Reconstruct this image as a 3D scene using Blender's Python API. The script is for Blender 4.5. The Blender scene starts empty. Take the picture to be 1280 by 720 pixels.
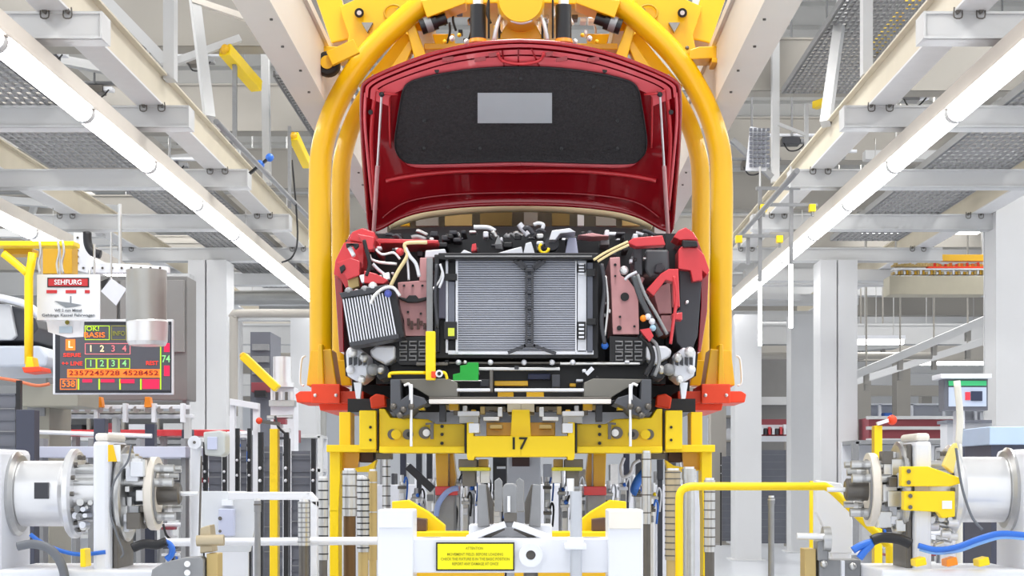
import bpy, math, random
from mathutils import Vector, Matrix
random.seed(7)
# ---------------------------------------------------------------- camera, world, light, exposure
# F: picture pixels per unit depth; KY: metres of real depth per unit (lens length follows)
F, CX, CY, EYE, KY = 1280.0, 664.0, 595.0, 1.6, 1.75
scene = bpy.context.scene
COL = scene.collection
cam_d = bpy.data.cameras.new('camera'); cam = bpy.data.objects.new('camera', cam_d); COL.objects.link(cam)
cam.location = (0, 0, EYE); cam.rotation_euler = (math.pi/2, 0, 0)
cam_d.lens = 36*KY; cam_d.sensor_width = 36; cam_d.shift_x = (640-CX)/1280; cam_d.shift_y = (CY-360)/1280
cam_d.clip_start = .05; cam_d.clip_end = 300
scene.camera = cam
w = bpy.data.worlds.new('world'); scene.world = w; w.use_nodes = True
w.node_tree.nodes['Background'].inputs[0].default_value = (.93, .96, 1, 1)
w.node_tree.nodes['Background'].inputs[1].default_value = 1.25
scene.view_settings.view_transform = 'Standard'; scene.view_settings.look = 'None'
scene.view_settings.exposure = 0.18; scene.view_settings.gamma = 1; scene.view_settings.use_curve_mapping = False
TUBE_EMIT = 9.0
def area(name, loc, sx, sy, power, rot=(0, 0, 0), col=(1, .985, .96)):
    l = bpy.data.lights.new(name, 'AREA'); l.shape = 'RECTANGLE'; l.size = sx; l.size_y = sy; l.energy = power; l.color = col
    o = bpy.data.objects.new(name, l); COL.objects.link(o); o.location = loc; o.rotation_euler = rot
    return o
for i, y in enumerate((4, 13, 24, 36, 50)):
    for j, x in enumerate((-9, 0, 9)):
        area('roof_fill', (x, y*KY, 10.1), 2.4, 10, 800)  # fill lights added under the roof deck, which has no openings

# ---------------------------------------------------------------- helpers
def P(px, py, Y): return Vector(((px-CX)*Y/F, Y, EYE+(CY-py)*Y/F))
def lin(h):
    h = h.lstrip('#'); r = []
    for i in (0, 2, 4):
        c = int(h[i:i+2], 16)/255
        r.append(c/12.92 if c <= .04045 else ((c+.055)/1.055)**2.4)
    return r
MATS = {}
def mat(name, hexc, rough=.5, metal=0, var=.06, scale=6, bump=0, emit=0, coat=0, trans=0, spec=.5, bscale=60):
    if name in MATS: return MATS[name]
    m = bpy.data.materials.new(name); m.use_nodes = True
    nt = m.node_tree; b = nt.nodes['Principled BSDF']
    c = lin(hexc)
    tc = nt.nodes.new('ShaderNodeTexCoord'); nz = nt.nodes.new('ShaderNodeTexNoise')
    nz.inputs['Scale'].default_value = scale; nz.inputs['Detail'].default_value = 5
    nt.links.new(tc.outputs['Object'], nz.inputs['Vector'])
    mx = nt.nodes.new('ShaderNodeMix'); mx.data_type = 'RGBA'
    mx.inputs['A'].default_value = (*[v*(1-var) for v in c], 1); mx.inputs['B'].default_value = (*[min(1, v*(1+var)) for v in c], 1)
    nt.links.new(nz.outputs['Fac'], mx.inputs['Factor']); nt.links.new(mx.outputs['Result'], b.inputs['Base Color'])
    b.inputs['Roughness'].default_value = rough; b.inputs['Metallic'].default_value = metal
    b.inputs['Specular IOR Level'].default_value = spec
    if coat: b.inputs['Coat Weight'].default_value = coat; b.inputs['Coat Roughness'].default_value = .05
    if trans: b.inputs['Transmission Weight'].default_value = trans
    if emit:
        b.inputs['Emission Color'].default_value = (*c, 1); b.inputs['Emission Strength'].default_value = emit
    if bump:
        n2 = nt.nodes.new('ShaderNodeTexNoise'); n2.inputs['Scale'].default_value = bscale; n2.inputs['Detail'].default_value = 6
        nt.links.new(tc.outputs['Object'], n2.inputs['Vector'])
        bp = nt.nodes.new('ShaderNodeBump'); bp.inputs['Strength'].default_value = bump; bp.inputs['Distance'].default_value = .02
        nt.links.new(n2.outputs['Fac'], bp.inputs['Height']); nt.links.new(bp.outputs['Normal'], b.inputs['Normal'])
    MATS[name] = m
    return m
beam_m = mat('light grey structural paint', '#c6c7c8', .5, 0, .05, 2)
beige_m = mat('pale beige structural paint', '#d2c9b5', .5, 0, .08, 3)
rail_m = mat('warm white conveyor rail paint', '#d9d2c8', .45, 0, .05, 3)
girder_m = mat('grey girder paint', '#a5a19a', .6, 0, .06, 1)
col_m = mat('column grey paint', '#cfd0d2', .5, 0, .04, 2)
white_m = mat('white machine paint', '#e6e8ee', .35, 0, .03, 3)
lamp_m = mat('fluorescent tube glow', '#ffffff', .5, emit=TUBE_EMIT)
steel_m = mat('brushed steel', '#c9c9c8', .28, .85, .1, 30)
chrome_m = mat('bright aluminium', '#e9e9ea', .3, .6, .06, 12)
dsteel_m = mat('dark steel', '#6d6964', .4, .7, .15, 20)
gsteel_m = mat('matt grey cast steel', '#8f9092', .5, .3, .12, 25)
yel_m = mat('carrier yellow paint', '#ecb600', .35, 0, .05, 4, coat=.3)
yel2_m = mat('bright yellow machine paint', '#ffd800', .4, 0, .04, 4)
ora_m = mat('orange red shoe paint', '#f4471f', .45, 0, .06, 8)
red_m = mat('car red paint', '#980a19', .25, .1, .04, 5, coat=1)
redb_m = mat('primer red body metal', '#cf3038', .4, .1, .08, 12, coat=.5)
pink_m = mat('dusty pink primed steel', '#d09a9c', .5, .1, .1, 18)
black_m = mat('black plastic', '#17171b', .4, 0, .2, 20)
dgrey_m = mat('dark grey plastic', '#3b3c42', .45, 0, .15, 20)
fence_m = mat('charcoal fence', '#6c6f79', .5, 0, .1, 8)
felt_m = mat('black felt insulation', '#3a383a', .95, 0, .55, 70, bump=.9, bscale=90)
tire_m = mat('rubber', '#202022', .7)
core_m = mat('radiator core aluminium', '#a4a7b2', .4, .35, .06, 30)
finw_m = mat('aluminium fin white', '#dfe1e8', .35, .3, .05, 20)
green_m = mat('green tape', '#12a034', .5)
blue_m = mat('blue pneumatic hose', '#2f6fd0', .35)
cable_m = mat('grey cable', '#6a6d73', .5)
tan_m = mat('tan brass block', '#c2a970', .45, .3, .1, 14)
glass_m = mat('windscreen glass', '#8f8f80', .05, 0, .05, trans=.6)
paper_m = mat('white paper', '#eef1f6', .7, 0, .02)
brown_m = mat('brown steel block', '#5a4440', .5, .2)
redw_m = mat('faded red rack paint', '#93414a', .5)
orl_m = mat('amber plastic', '#f08a12', .4)
duct_m = mat('galvanised duct', '#a9a9a6', .4, .5, .18, 3)

class MB:
    def __init__(s): s.v = []; s.f = []; s.m = []; s.sm = []; s.mi = 0
    def use(s, i): s.mi = i; return s
    def add(s, vs, fs, smooth=False):
        b = len(s.v); s.v += [Vector(v) for v in vs]
        for f in fs: s.f.append([b+i for i in f]); s.m.append(s.mi); s.sm.append(smooth)
        return s
    def box(s, x0, x1, y0, y1, z0, z1):
        vs = [(x, y, z) for z in (z0, z1) for y in (y0, y1) for x in (x0, x1)]
        return s.add(vs, [(0, 2, 3, 1), (4, 5, 7, 6), (0, 1, 5, 4), (2, 6, 7, 3), (0, 4, 6, 2), (1, 3, 7, 5)])
    def pb(s, px0, py0, px1, py1, Y, d):
        a = P(px0, py1, Y); b = P(px1, py0, Y)
        return s.box(min(a.x, b.x), max(a.x, b.x), Y, Y+d, min(a.z, b.z), max(a.z, b.z))
    def prism(s, pts, Y, d):
        n = len(pts); A = [P(x, y, Y) for x, y in pts]
        area_ = sum(A[i].x*A[(i+1) % n].z-A[(i+1) % n].x*A[i].z for i in range(n))
        if area_ < 0: A.reverse()
        B = [v+Vector((0, d, 0)) for v in A]
        fs = [tuple(range(n)), tuple(range(2*n-1, n-1, -1))]+[(i, n+i, n+(i+1) % n, (i+1) % n) for i in range(n)]
        return s.add(A+B, fs)
    def bar(s, a, b, w, h, up=(0, 0, 1)):
        a = Vector(a); b = Vector(b); d = (b-a).normalized(); up = Vector(up)
        if abs(d.dot(up)) > .98: up = Vector((0, 1, 0))
        r = d.cross(up).normalized(); u = r.cross(d).normalized()
        vs = [p+r*(i*w/2)+u*(j*h/2) for p in (a, b) for j in (-1, 1) for i in (-1, 1)]
        return s.add(vs, [(0, 1, 3, 2), (4, 6, 7, 5), (0, 4, 5, 1), (2, 3, 7, 6), (0, 2, 6, 4), (1, 5, 7, 3)])
    def tube(s, pts, r, n=12, closed=False, caps=True):
        pts = [Vector(p) for p in pts]; m = len(pts)
        rs = r if isinstance(r, (list, tuple)) else [r]*m
        T = []
        for i in range(m):
            a = pts[(i-1) % m] if (closed or i > 0) else pts[i]; b = pts[(i+1) % m] if (closed or i < m-1) else pts[i]
            T.append((b-a).normalized() if (b-a).length > 1e-9 else Vector((0, 0, 1)))
        ref = Vector((0, 0, 1)) if abs(T[0].z) < .9 else Vector((0, 1, 0))
        u = T[0].cross(ref).normalized(); vs = []
        for i in range(m):
            u = (u-T[i]*u.dot(T[i])).normalized(); v = T[i].cross(u)
            for k in range(n):
                a = 2*math.pi*k/n; q_ = (u*math.cos(a)+v*math.sin(a))*rs[i]; q_.y /= KY; vs.append(pts[i]+q_)
        fs = []
        for i in range(m if closed else m-1):
            j = (i+1) % m
            for k in range(n): fs.append((i*n+k, i*n+(k+1) % n, j*n+(k+1) % n, j*n+k))
        s.add(vs, fs, True)
        if caps and not closed:
            b = len(s.v)-m*n
            s.f.append([b+k for k in range(n)][::-1]); s.m.append(s.mi); s.sm.append(False)
            s.f.append([b+(m-1)*n+k for k in range(n)]); s.m.append(s.mi); s.sm.append(False)
        return s
    def lathe(s, o, ax, prof, n=24):
        # prof: list of (t along axis, radius); hard steps doubled
        o = Vector(o); ax = Vector(ax).normalized()
        pts = []; rs = []
        ref = Vector((0, 0, 1)) if abs(ax.z) < .9 else Vector((0, 1, 0))
        u = ax.cross(ref).normalized(); v = ax.cross(u)
        for i in range(len(prof)-1):
            (t0, r0), (t1, r1) = prof[i], prof[i+1]
            vs = []
            for t, r in ((t0, r0), (t1, r1)):
                for k in range(n):
                    a = 2*math.pi*k/n; q_ = (u*math.cos(a)+v*math.sin(a))*max(r, 1e-4); q_.y /= KY; vs.append(o+ax*t+q_)
            s.add(vs, [(k, (k+1) % n, n+(k+1) % n, n+k) for k in range(n)], abs(t1-t0) > 1e-6)
        return s
    def cyl(s, a, b, r, n=20):
        a = Vector(a); b = Vector(b); L = (b-a).length
        return s.lathe(a, b-a, [(0, 0), (0, r), (L, r), (L, 0)], n)
    def ball(s, c, r, n=12):
        k = 8
        return s.lathe(Vector(c)-Vector((0, 0, r)), (0, 0, 1), [(r-r*math.cos(math.pi*i/k), r*math.sin(math.pi*i/k)) for i in range(k+1)], n)
    def radial(s, outline, c, dfn, th, rings=7, sub=4):
        pts = []; n0 = len(outline)
        for i in range(n0):
            p0, p1, p2, p3 = [outline[(i+k) % n0] for k in (-1, 0, 1, 2)]
            for q in range(sub):
                t = q/sub
                f = lambda a, b, c_, d: b+t*(c_-b) if p1[2:] else .5*(2*b+(c_-a)*t+(2*a-5*b+4*c_-d)*t*t+(3*b-a-3*c_+d)*t**3)
                pts.append((f(p0[0], p1[0], p2[0], p3[0]), f(p0[1], p1[1], p2[1], p3[1])))
        n = len(pts); vs = []
        for side in (0, 1):
            for r in range(1, rings+1):
                for x, y in pts:
                    qx = c[0]+(x-c[0])*r/rings; qy = c[1]+(y-c[1])*r/rings
                    v = P(qx, qy, dfn(qx, qy)); v.y += side*th; vs.append(v)
            v = P(c[0], c[1], dfn(*c)); v.y += side*th; vs.append(v)
        blk = rings*n+1; fs = []
        for side in (0, 1):
            o = side*blk
            for r in range(rings-1):
                for k in range(n):
                    q = (o+r*n+k, o+r*n+(k+1) % n, o+(r+1)*n+(k+1) % n, o+(r+1)*n+k)
                    fs.append(q if side else q[::-1])
            for k in range(n):
                t = (o+rings*n, o+k, o+(k+1) % n); fs.append(t[::-1] if side else t)
        e = (rings-1)*n
        s.add(vs, fs, True)
        b = len(s.v)-len(vs)
        for k in range(n):
            s.f.append([b+e+k, b+e+(k+1) % n, b+blk+e+(k+1) % n, b+blk+e+k]); s.m.append(s.mi); s.sm.append(False)
        return s, pts
    def build(s, name, mats, parent=None, bevel=0, label=None):
        if not isinstance(mats, (list, tuple)): mats = [mats]
        s.v = [Vector((v.x, v.y*KY, v.z)) for v in s.v]
        if parent is None:
            xs = [v.x for v in s.v]; ys = [v.y for v in s.v]; zs = [v.z for v in s.v]
            off = Vector(((min(xs)+max(xs))/2, (min(ys)+max(ys))/2, min(zs)))
        else:
            off = Vector((0, 0, 0)); q = parent
            while q: off += q.location; q = q.parent
        me = bpy.data.meshes.new(name); me.from_pydata([v-off for v in s.v], [], s.f)
        for m in mats: me.materials.append(m)
        me.polygons.foreach_set('material_index', s.m); me.polygons.foreach_set('use_smooth', s.sm)
        me.validate(); me.update()
        o = bpy.data.objects.new(name, me); COL.objects.link(o)
        if parent is None: o.location = off
        else: o.parent = parent
        if bevel:
            bv = o.modifiers.new('bevel', 'BEVEL'); bv.width = bevel; bv.segments = 2; bv.limit_method = 'ANGLE'
        if label: o['label'] = label
        return o
def tag(o, label, cat, group=None):
    o['label'] = label; o['category'] = cat
    if group: o['group'] = group
    return o
def struct(o): o['kind'] = 'structure'; return o
def empty(name, loc, label, cat, group=None):
    o = bpy.data.objects.new(name, None); COL.objects.link(o); o.location = (loc[0], loc[1]*KY, loc[2]); o.empty_display_size = .1
    return tag(o, label, cat, group)
def copy_tree(o, parent=None, loc=None):
    c = o.copy(); COL.objects.link(c); c.parent = parent
    if loc is not None: c.location = loc
    for ch in list(o.children): copy_tree(ch, c)
    return c
def text(body, px, py, Y, hpx, m, parent, name='lettering', wpx=None, th=.0015):
    cu = bpy.data.curves.new(name, 'FONT'); cu.body = body; cu.align_x = 'CENTER'; cu.align_y = 'CENTER'
    size = hpx*Y/F/.72; cu.size = size; cu.extrude = th; cu.offset = size*.012; cu.resolution_u = 3
    tmp = bpy.data.objects.new('tmp', cu); COL.objects.link(tmp)
    dg = bpy.context.evaluated_depsgraph_get(); dg.update()
    me = bpy.data.meshes.new_from_object(tmp.evaluated_get(dg))
    bpy.data.objects.remove(tmp)
    me.transform(Matrix.Rotation(math.pi/2, 4, 'X'))
    xs = [v.co.x for v in me.vertices]
    if wpx and xs and max(xs)-min(xs) > 0:
        k = wpx*Y/F/(max(xs)-min(xs)); me.transform(Matrix.Diagonal((k, 1, 1, 1)))
    off = Vector((0, 0, 0)); q = parent
    while q: off += q.location; q = q.parent
    p = P(px, py, Y); p.y *= KY; me.transform(Matrix.Translation(p-off))
    me.materials.clear(); me.materials.append(m)
    o = bpy.data.objects.new(name, me); COL.objects.link(o); o.parent = parent
    return o
def smooth_path(pts, sub=6):
    pts = [Vector(p) for p in pts]; out = []; n = len(pts)
    for i in range(n-1):
        a = pts[max(i-1, 0)]; b = pts[i]; c = pts[i+1]; d = pts[min(i+2, n-1)]
        for q in range(sub):
            t = q/sub; out.append(.5*(2*b+(c-a)*t+(2*a-5*b+4*c-d)*t*t+(3*b-a-3*c+d)*t**3))
    return out+[pts[-1]]
def PP(pts, Y): return [P(x, y, Y) for x, y in pts]
MX = lambda x: 1302-x
def mir(pts): return [(MX(x), *r) for x, *r in pts]
# ================================================================= setting
fl = mat('pale epoxy floor', '#c9cdd4', .3, 0, .04, .4)
struct(MB().box(-34, 34, -5, 60, -.2, 0).build('floor', fl))
roof_m = mat('pale roof deck', '#c4c4c2', .6, 0, .03, .3)
m = MB().box(-34, 34, -1, 60, 10.4, 10.6)
for i in range(60): m.box(-34, 34, -1+i*1.0, -.8+i*1.0, 10.32, 10.4)
struct(m.build('ceiling', roof_m))
struct(MB().box(-34, 34, 60, 60.3, 0, 10.4).build('wall_back', mat('white hall cladding', '#d6d9de', .6, 0, .03, .3)))

# cross beams
CB_Y = [8.15, 10.2, 12.3, 14.4, 16.5, 18.6, 20.7, 22.8]
order = ['nearest the camera', 'second nearest the camera', 'third back', 'fourth back', 'fifth back, resting on the column', 'sixth back', 'seventh back', 'eighth back, farthest']
def i_beam(a, b, w, h, lip=.02):
    # box girder with projecting top and bottom flanges, axis parallel to X or Y
    m = MB(); (x0, y0, z0), (x1, y1, _) = a, b
    if abs(x1-x0) > abs(y1-y0):
        m.box(x0, x1, y0-w/2, y0+w/2, z0, z0+lip); m.box(x0, x1, y0-w/2, y0+w/2, z0+h-lip, z0+h)
        m.box(x0+.001, x1-.001, y0-w/2+.012, y0-w/2+.024, z0, z0+h)
    else:
        m.box(x0-w/2, x0+w/2, y0, y1, z0, z0+lip); m.box(x0-w/2, x0+w/2, y0, y1, z0+h-lip, z0+h)
        m.box(x0-.01, x0+.01, y0+.001, y1-.001, z0, z0+h)
    return m
def beam_clamps(root, x, y, z):
    for dx in (-.09, .09):
        c = MB().cyl((x+dx, y-.1, z), (x+dx, y-.06, z), .02, 8); c.tube(smooth_path([(x+dx-.03, y-.09, z+.03), (x+dx-.03, y-.09, z-.05), (x+dx+.03, y-.09, z-.05), (x+dx+.03, y-.09, z+.03)], 3), .006, 6)
        c.build('beam_clamp', dsteel_m, root)
for side, xa, xb, word in ((-1, -6.95, -3.39, 'left'), (1, 3.1, 6.6, 'right')):
    for i, y in enumerate(CB_Y):
        x0, x1 = xa, xb
        if i == 0: x0, x1 = (xa if side < 0 else xb-3.5), xb
        root = empty('cross_beam', ((x0+x1)/2, y, EYE+3.45), f'light grey steel cross beam on the {word} side of the line, {order[i]}', 'beam', f'cross beams {word} of the line')
        i_beam((x0, y, EYE+3.45), (x1, y, 0), .16, .215, .022).build('beam', beam_m, root, .003)
        xe = x1 if side < 0 else x0
        MB().box(xe-.008, xe+.008, y-.085, y+.085, EYE+3.452, EYE+3.663).build('end_plate', beam_m, root)
        if i < 6: beam_clamps(root, xe-side*(-.35) if side < 0 else xe+.35, y, EYE+3.66)
        if i < 6: beam_clamps(root, -6.5 if side < 0 else 6.2, y, EYE+3.66)
# longitudinal beams
def long_beam(x, label, w=.26, y0=5.0, y1=24):
    z = EYE+3.665
    m = MB(); m.use(1); m.box(x-w/2, x+w/2, y0, y1, z, z+.02); m.use(0); m.box(x-w/2, x+w/2, y0, y1, z+.34, z+.36)
    m.box(x-.07, x+.07, y0, y1, z+.02, z+.34)
    tag(m.build('longitudinal_beam', [beige_m, mat('pale underside paint', '#d9d9da', .5)]), label, 'beam')
long_beam(-3.77, 'long beige steel beam running away on the left, inner of the two, on the cross beams')
long_beam(-6.45, 'long beige steel beam running away at the far left, outer of the two')
long_beam(3.47, 'long beige steel beam running away on the right, inner of the two, on the cross beams')
long_beam(6.3, 'long beige steel beam running away at the far right, outer of the two')
# light strips
def strip(x, h, y0, n, label, seg=1.5):
    z = EYE+h
    root = empty('light_strip', (x, y0, z), label, 'light')
    h_ = MB().box(x-.085, x+.085, y0, y0+n*seg, z+.03, z+.19); h_.box(x-.11, x+.11, y0, y0+n*seg, z+.02, z+.05)
    h_.build('housing', rail_m, root, .004)
    for i in range(n):
        MB().tube([(x, y0+i*seg+.03, z-.01), (x, y0+(i+1)*seg-.03, z-.01)], .085, 12).build('lamp', lamp_m, root)
        MB().tube([(x, y0+(i+1)*seg-.035, z-.01), (x, y0+(i+1)*seg+.03, z-.01)], .089, 12).build('joint', beam_m, root)
    for k in range(0, n, 2):
        yy = y0+k*seg+.6
        MB().tube([(x, yy, z+.18), (x, yy, z+.46)], .006, 6).build('hanger_wire', steel_m, root)
strip(-3.93, 3.2, 4.5, 10, 'long bright fluorescent light strip on the left, running towards the car')
strip(3.73, 3.2, 4.5, 10, 'long bright fluorescent light strip on the right, running towards the car')
strip(-6.35, 3.1, 10.0, 4, 'short bright light strip cut by the left edge of the photo')
# hanging vertical tubes on the right
for px, y0, y1, lab in ((950, 352, 432, 'thin white vertical light tube hanging right of the carrier, lower and left of the pair'), (988.5, 325, 410, 'thin white vertical light tube hanging right of the carrier, higher and right of the pair')):
    Y = 13
    root = empty('hanging_light', P(px, y1, Y), lab, 'light')
    MB().cyl(P(px, y1, Y), P(px, y0, Y), .024, 10).build('lamp', lamp_m, root)
    MB().cyl(P(px, y0, Y), P(px, 208, Y), .012, 8).build('cord', beam_m, root)
# conveyor rails
for x0, x1, lab in ((-1.29, -1.13, 'cream perforated overhead conveyor rail left of the yellow carrier'), (1.01, 1.17, 'cream perforated overhead conveyor rail right of the yellow carrier')):
    root = empty('conveyor_rail', ((x0+x1)/2, 2.5, EYE+2.05), lab, 'rail')
    m = MB().box(x0, x1, 2.5, 15, EYE+2.05, EYE+2.09); m.box(x0, x0+.02, 2.5, 15, EYE+2.09, EYE+2.36); m.box(x1-.02, x1, 2.5, 15, EYE+2.09, EYE+2.36); m.box(x0-.02, x1+.02, 2.5, 15, EYE+2.36, EYE+2.4)
    m.box(x1-.004, x1+.006, 2.5, 15, EYE+2.045, EYE+2.055) if x0 < 0 else m.box(x0-.006, x0+.004, 2.5, 15, EYE+2.045, EYE+2.055)
    m.build('rail', rail_m, root)
    for i in range(22):
        y = 4.3+i*.29; xx = (x1-.035 if x0 < 0 else x0+.035) if i % 2 else (x1-.055 if x0 < 0 else x0+.055)
        MB().cyl((xx, y, EYE+2.052), (xx, y, EYE+2.042), .0075, 8).build('rivet', dsteel_m, root)
# upper girders
for sd, ys, xa, xb, w_ in ((-1, (13.1, 16.3, 19.5, 22.7, 26.5, 31), -14, -1.6, 'left'), (1, (14.6, 17.8, 21, 24.5, 28.5, 33), 1.5, 14, 'right')):
    for i, y in enumerate(ys):
        tag(i_beam((xa, y, EYE+5.45), (xb, y, 0), .26, .75, .03).build('roof_girder', girder_m), f'deep grey roof girder above the {w_} side, {["nearest", "second", "third", "fourth", "fifth", "farthest"][i]} row from the camera', 'girder', f'roof girders {w_}')
for i, y in enumerate((8.6, 18.0, 27, 37)):
    tag(i_beam((-3, y, EYE+4.9+.5*i), (3, y, 0), .26, .6, .03).build('roof_girder', girder_m), f'grey roof girder above the carrier in the centre, {["nearest", "second", "third", "farthest"][i]} of four', 'girder')
for i, x in enumerate((-10.5, -7.6, -2.2, 2.4, 7.6, 10.5)):
    tag(MB().box(x-.13, x+.13, 6, 45, EYE+6.25, EYE+6.7).build('roof_purlin', girder_m), f'long grey roof purlin high up, {["leftmost", "second from left", "just left of the middle", "just right of the middle", "second from right", "rightmost"][i]}', 'beam')
# hangers and braces
def post(name, a, b, w, mt, lab, cat='post', h=None): return tag(MB().bar(a, b, w, h or w).build(name, mt), lab, cat)
post('hanger_post', P(213, 101, 10.3), P(213, -110, 10.3), .11, beam_m, 'light grey upright post at top left on the inner long beam, nearest one')
post('hanger_post', P(262, 149, 11.6), P(236, -60, 12.6), .11, beam_m, 'light grey slanted post at top left leaning over the inner long beam')
post('hanger_post', P(334, 230, 14.1), P(330, -40, 14.6), .1, beam_m, 'pale upright post between left conveyor rail and inner long beam')
post('brace', P(128, -5, 12.4), P(208, 78, 12.4), .12, beam_m, 'light grey diagonal brace falling right at top left', 'brace')
post('brace', P(220, 77, 12.4), P(300, 48, 12.7), .08, beam_m, 'thin light grey brace rising right beside the upright post at top left', 'brace')
post('brace', P(240, 0, 12.2), P(330, 30, 12.6), .07, rail_m, 'thin cream brace at the top left falling towards the conveyor rail', 'brace')
post('hanger_post', P(293.5, 62, 12.8), P(293.5, 176, 12.8), .05, gsteel_m, 'thin dark grey rod hanging under the yellow bumper at top left')
post('hanger_post', P(362, 158, 13.4), P(362, 260, 13.4), .04, gsteel_m, 'thin dark grey rod hanging left of the carrier arm')
post('hanger_post', P(1032, 155, 11.6), P(1059, -40, 12.4), .11, beam_m, 'light grey slanted post at top right leaning over the inner long beam')
post('hanger_post', P(1083, 95, 10.4), P(1083, -110, 10.4), .1, beam_m, 'light grey upright post at top right standing on the inner long beam')
post('hanger_post', P(969, 228, 14.4), P(969, 30, 14.4), .1, beam_m, 'pale upright post right of the right conveyor rail')
post('hanger_post', P(1008, 190, 14.3), P(1008, 130, 14.3), .05, beam_m, 'short pale rod right of the pale upright post at right')
post('brace', P(915, 175, 13.8), P(965, 222, 13.8), .07, gsteel_m, 'grey diagonal brace just right of the yellow carrier arm', 'brace')
post('brace', P(973, 155, 14.2), P(1006, 168, 14.2), .04, beam_m, 'thin pale tie rod between two pale posts at right', 'brace')
def bumper(a, b, w, lab):
    root = empty('safety_bumper', a, lab, 'bumper'); MB().bar(a, b, w, w).build('bar', yel2_m, root, .01)
    MB().ball(a, w*.45, 10).build('end_cap', yel_m, root)
bumper(P(281, 62, 12.6), P(321, 108, 13.4), .15, 'slanted yellow bumper bar at top left beside the conveyor rail')
bumper(P(367, 170, 13.4), P(384, 206, 14), .12, 'slanted yellow bumper bar just left of the carrier arm')
bumper(P(1125, 22, 12.4), P(1092, 62, 13.0), .15, 'slanted yellow bumper bar at top right')
bumper(P(1150, -6, 12.4), P(1137, 6, 12.6), .13, 'small yellow bumper piece at the very top right')
bumper(P(1036, 126, 14.2), P(1018, 132, 14.4), .1, 'small yellow bumper end above the right long beam')
bumper(P(304, 445, 10.5), P(347, 486, 10.5), .085, 'slanted yellow bar between the left column and the carrier')
# gratings
def grate(x0, x1, y0, y1, z, name, lab, s=.09):
    m = MB(); n = int((x1-x0)/s); k = int((y1-y0)/(s*1.4))
    for i in range(n+1): x = x0+(x1-x0)*i/n; m.box(x-.009, x+.009, y0, y1, z, z+.03)
    for i in range(k+1): y = y0+(y1-y0)*i/k; m.box(x0, x1, y-.009, y+.009, z+.005, z+.028)
    m.box(x0-.03, x0, y0, y1, z, z+.08); m.box(x1, x1+.03, y0, y1, z, z+.08)
    tag(m.build(name, gsteel_m), lab, 'grating')
grate(-5.7, -4.7, 6.5, 12.2, EYE+3.67, 'walkway_grating', 'grey steel walkway grating over the left cross beams')
grate(4.7, 5.7, 6.5, 16, EYE+3.67, 'walkway_grating', 'grey steel walkway grating over the right cross beams')
grate(3.5, 4.6, 11.3, 14.2, EYE+5.3, 'walkway_grating', 'grey steel grating high at the top right beside the yellow bumper', .07)
grate(-3.4, -2.4, 13.6, 16.2, EYE+5.3, 'walkway_grating', 'grey steel grating high at the top left beside the conveyor rail', .07)
grate(-5.2, -4.1, 12.6, 20, EYE+3.67, 'walkway_grating', 'grey steel walkway grating farther back over the left beams')
# perforated panel right
m = MB()
for i in range(9):
    for j in range(5): m.pb(937+j*5.4, 160+i*5.6, 937+j*5.4+3.6, 160+i*5.6+3.8, 13, .02)
rp = empty('perforated_tray', P(948, 212, 13), 'small white perforated tray right of the carrier, below the conveyor rail', 'panel')
MB().prism([(938, 158), (960, 162), (958, 213), (932, 213)], 13.03, .02).build('sheet', white_m, rp)
m.build('holes', fence_m, rp)
# steel columns
def column(px0, px1, Y, top, lab, groove=True, mt=None):
    a = P(px0, 0, Y).x; b = P(px1, 0, Y).x; zt = EYE+(CY-top)*Y/F; m = MB(); w = b-a; d = min(w, .4)
    if groove:
        g = a+w*.46
        m.box(a, g-.012, Y-d/2, Y+d/2, 0, zt); m.box(g+.012, b, Y-d/2, Y+d/2, 0, zt); m.box(g-.013, g+.013, Y-d/2+.04, Y+d/2-.04, 0, zt)
    else:
        m.box(a, b, Y-d/2, Y-d/2+.02, 0, zt); m.box(a, b, Y+d/2-.02, Y+d/2, 0, zt); m.box(a+.01, b-.01, Y-d/2+.02, Y+d/2-.02, 0, zt)
    m.box(a-.08, b+.08, Y-d/2-.06, Y+d/2+.06, 0, .03)
    return tag(m.build('steel_column', mt or col_m, None, .004), lab, 'column')
column(240, 288, 16.5, 328, 'wide pale double column on the left under the cross beams')
column(1021, 1067, 16.5, 328, 'wide pale double column on the right under the cross beams')
column(1237, 1276, 14.4, 242, 'pale grey column near the right edge of the photo', False)
column(916, 949, 19.5, 395, 'white column just right of the right orange shoe', False)
column(986, 1014, 21.5, 395, 'pale column between the white column and the wide double column', False)
column(366, 398, 19.5, 390, 'white column just left of the left orange shoe', False)
column(887, 906, 24, 430, 'narrow grey column behind the right orange shoe', False, girder_m)
column(1066, 1086, 30, 470, 'narrow bluish far column right of the wide double column', False, girder_m)
column(1118, 1135, 30, 440, 'narrow bluish far column under the slanted conveyor', False, girder_m)
column(290, 302, 24, 395, 'thin pale far column just right of the wide left column', False)
# far hall: frames of beams receding
k = 0
for Y in (25, 28.5, 32, 36, 41, 47):
    for h, hh in ((3.2, .5), (5.0, .7)):
        for sd in (-1, 1):
            x0, x1 = (-24, -2.2) if sd < 0 else (2.2, 24)
            k += 1
            tag(i_beam((x0, Y, EYE+h), (x1, Y, 0), .3, hh, .05).build('far_beam', beam_m if k % 3 else girder_m), f'pale far cross beam of the hall on the {"left" if sd < 0 else "right"}, {"lower" if h < 4 else "upper"} level, in the row {int(Y)} metres back', 'beam', 'far hall beams')
for i, (x, Y) in enumerate(((-20, 30), (-14, 30), (-8.5, 38), (8.0, 38), (-17, 44), (17, 44), (21, 40))):
    tag(MB().box(x-.22, x+.22, Y, Y+.35, 0, EYE+5).build('far_column', girder_m), f'far grey hall column, {["leftmost front", "second from left front", "third behind the andon board", "behind the white column on the right", "left back row", "right back row", "rightmost"][i]}', 'column')
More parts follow.
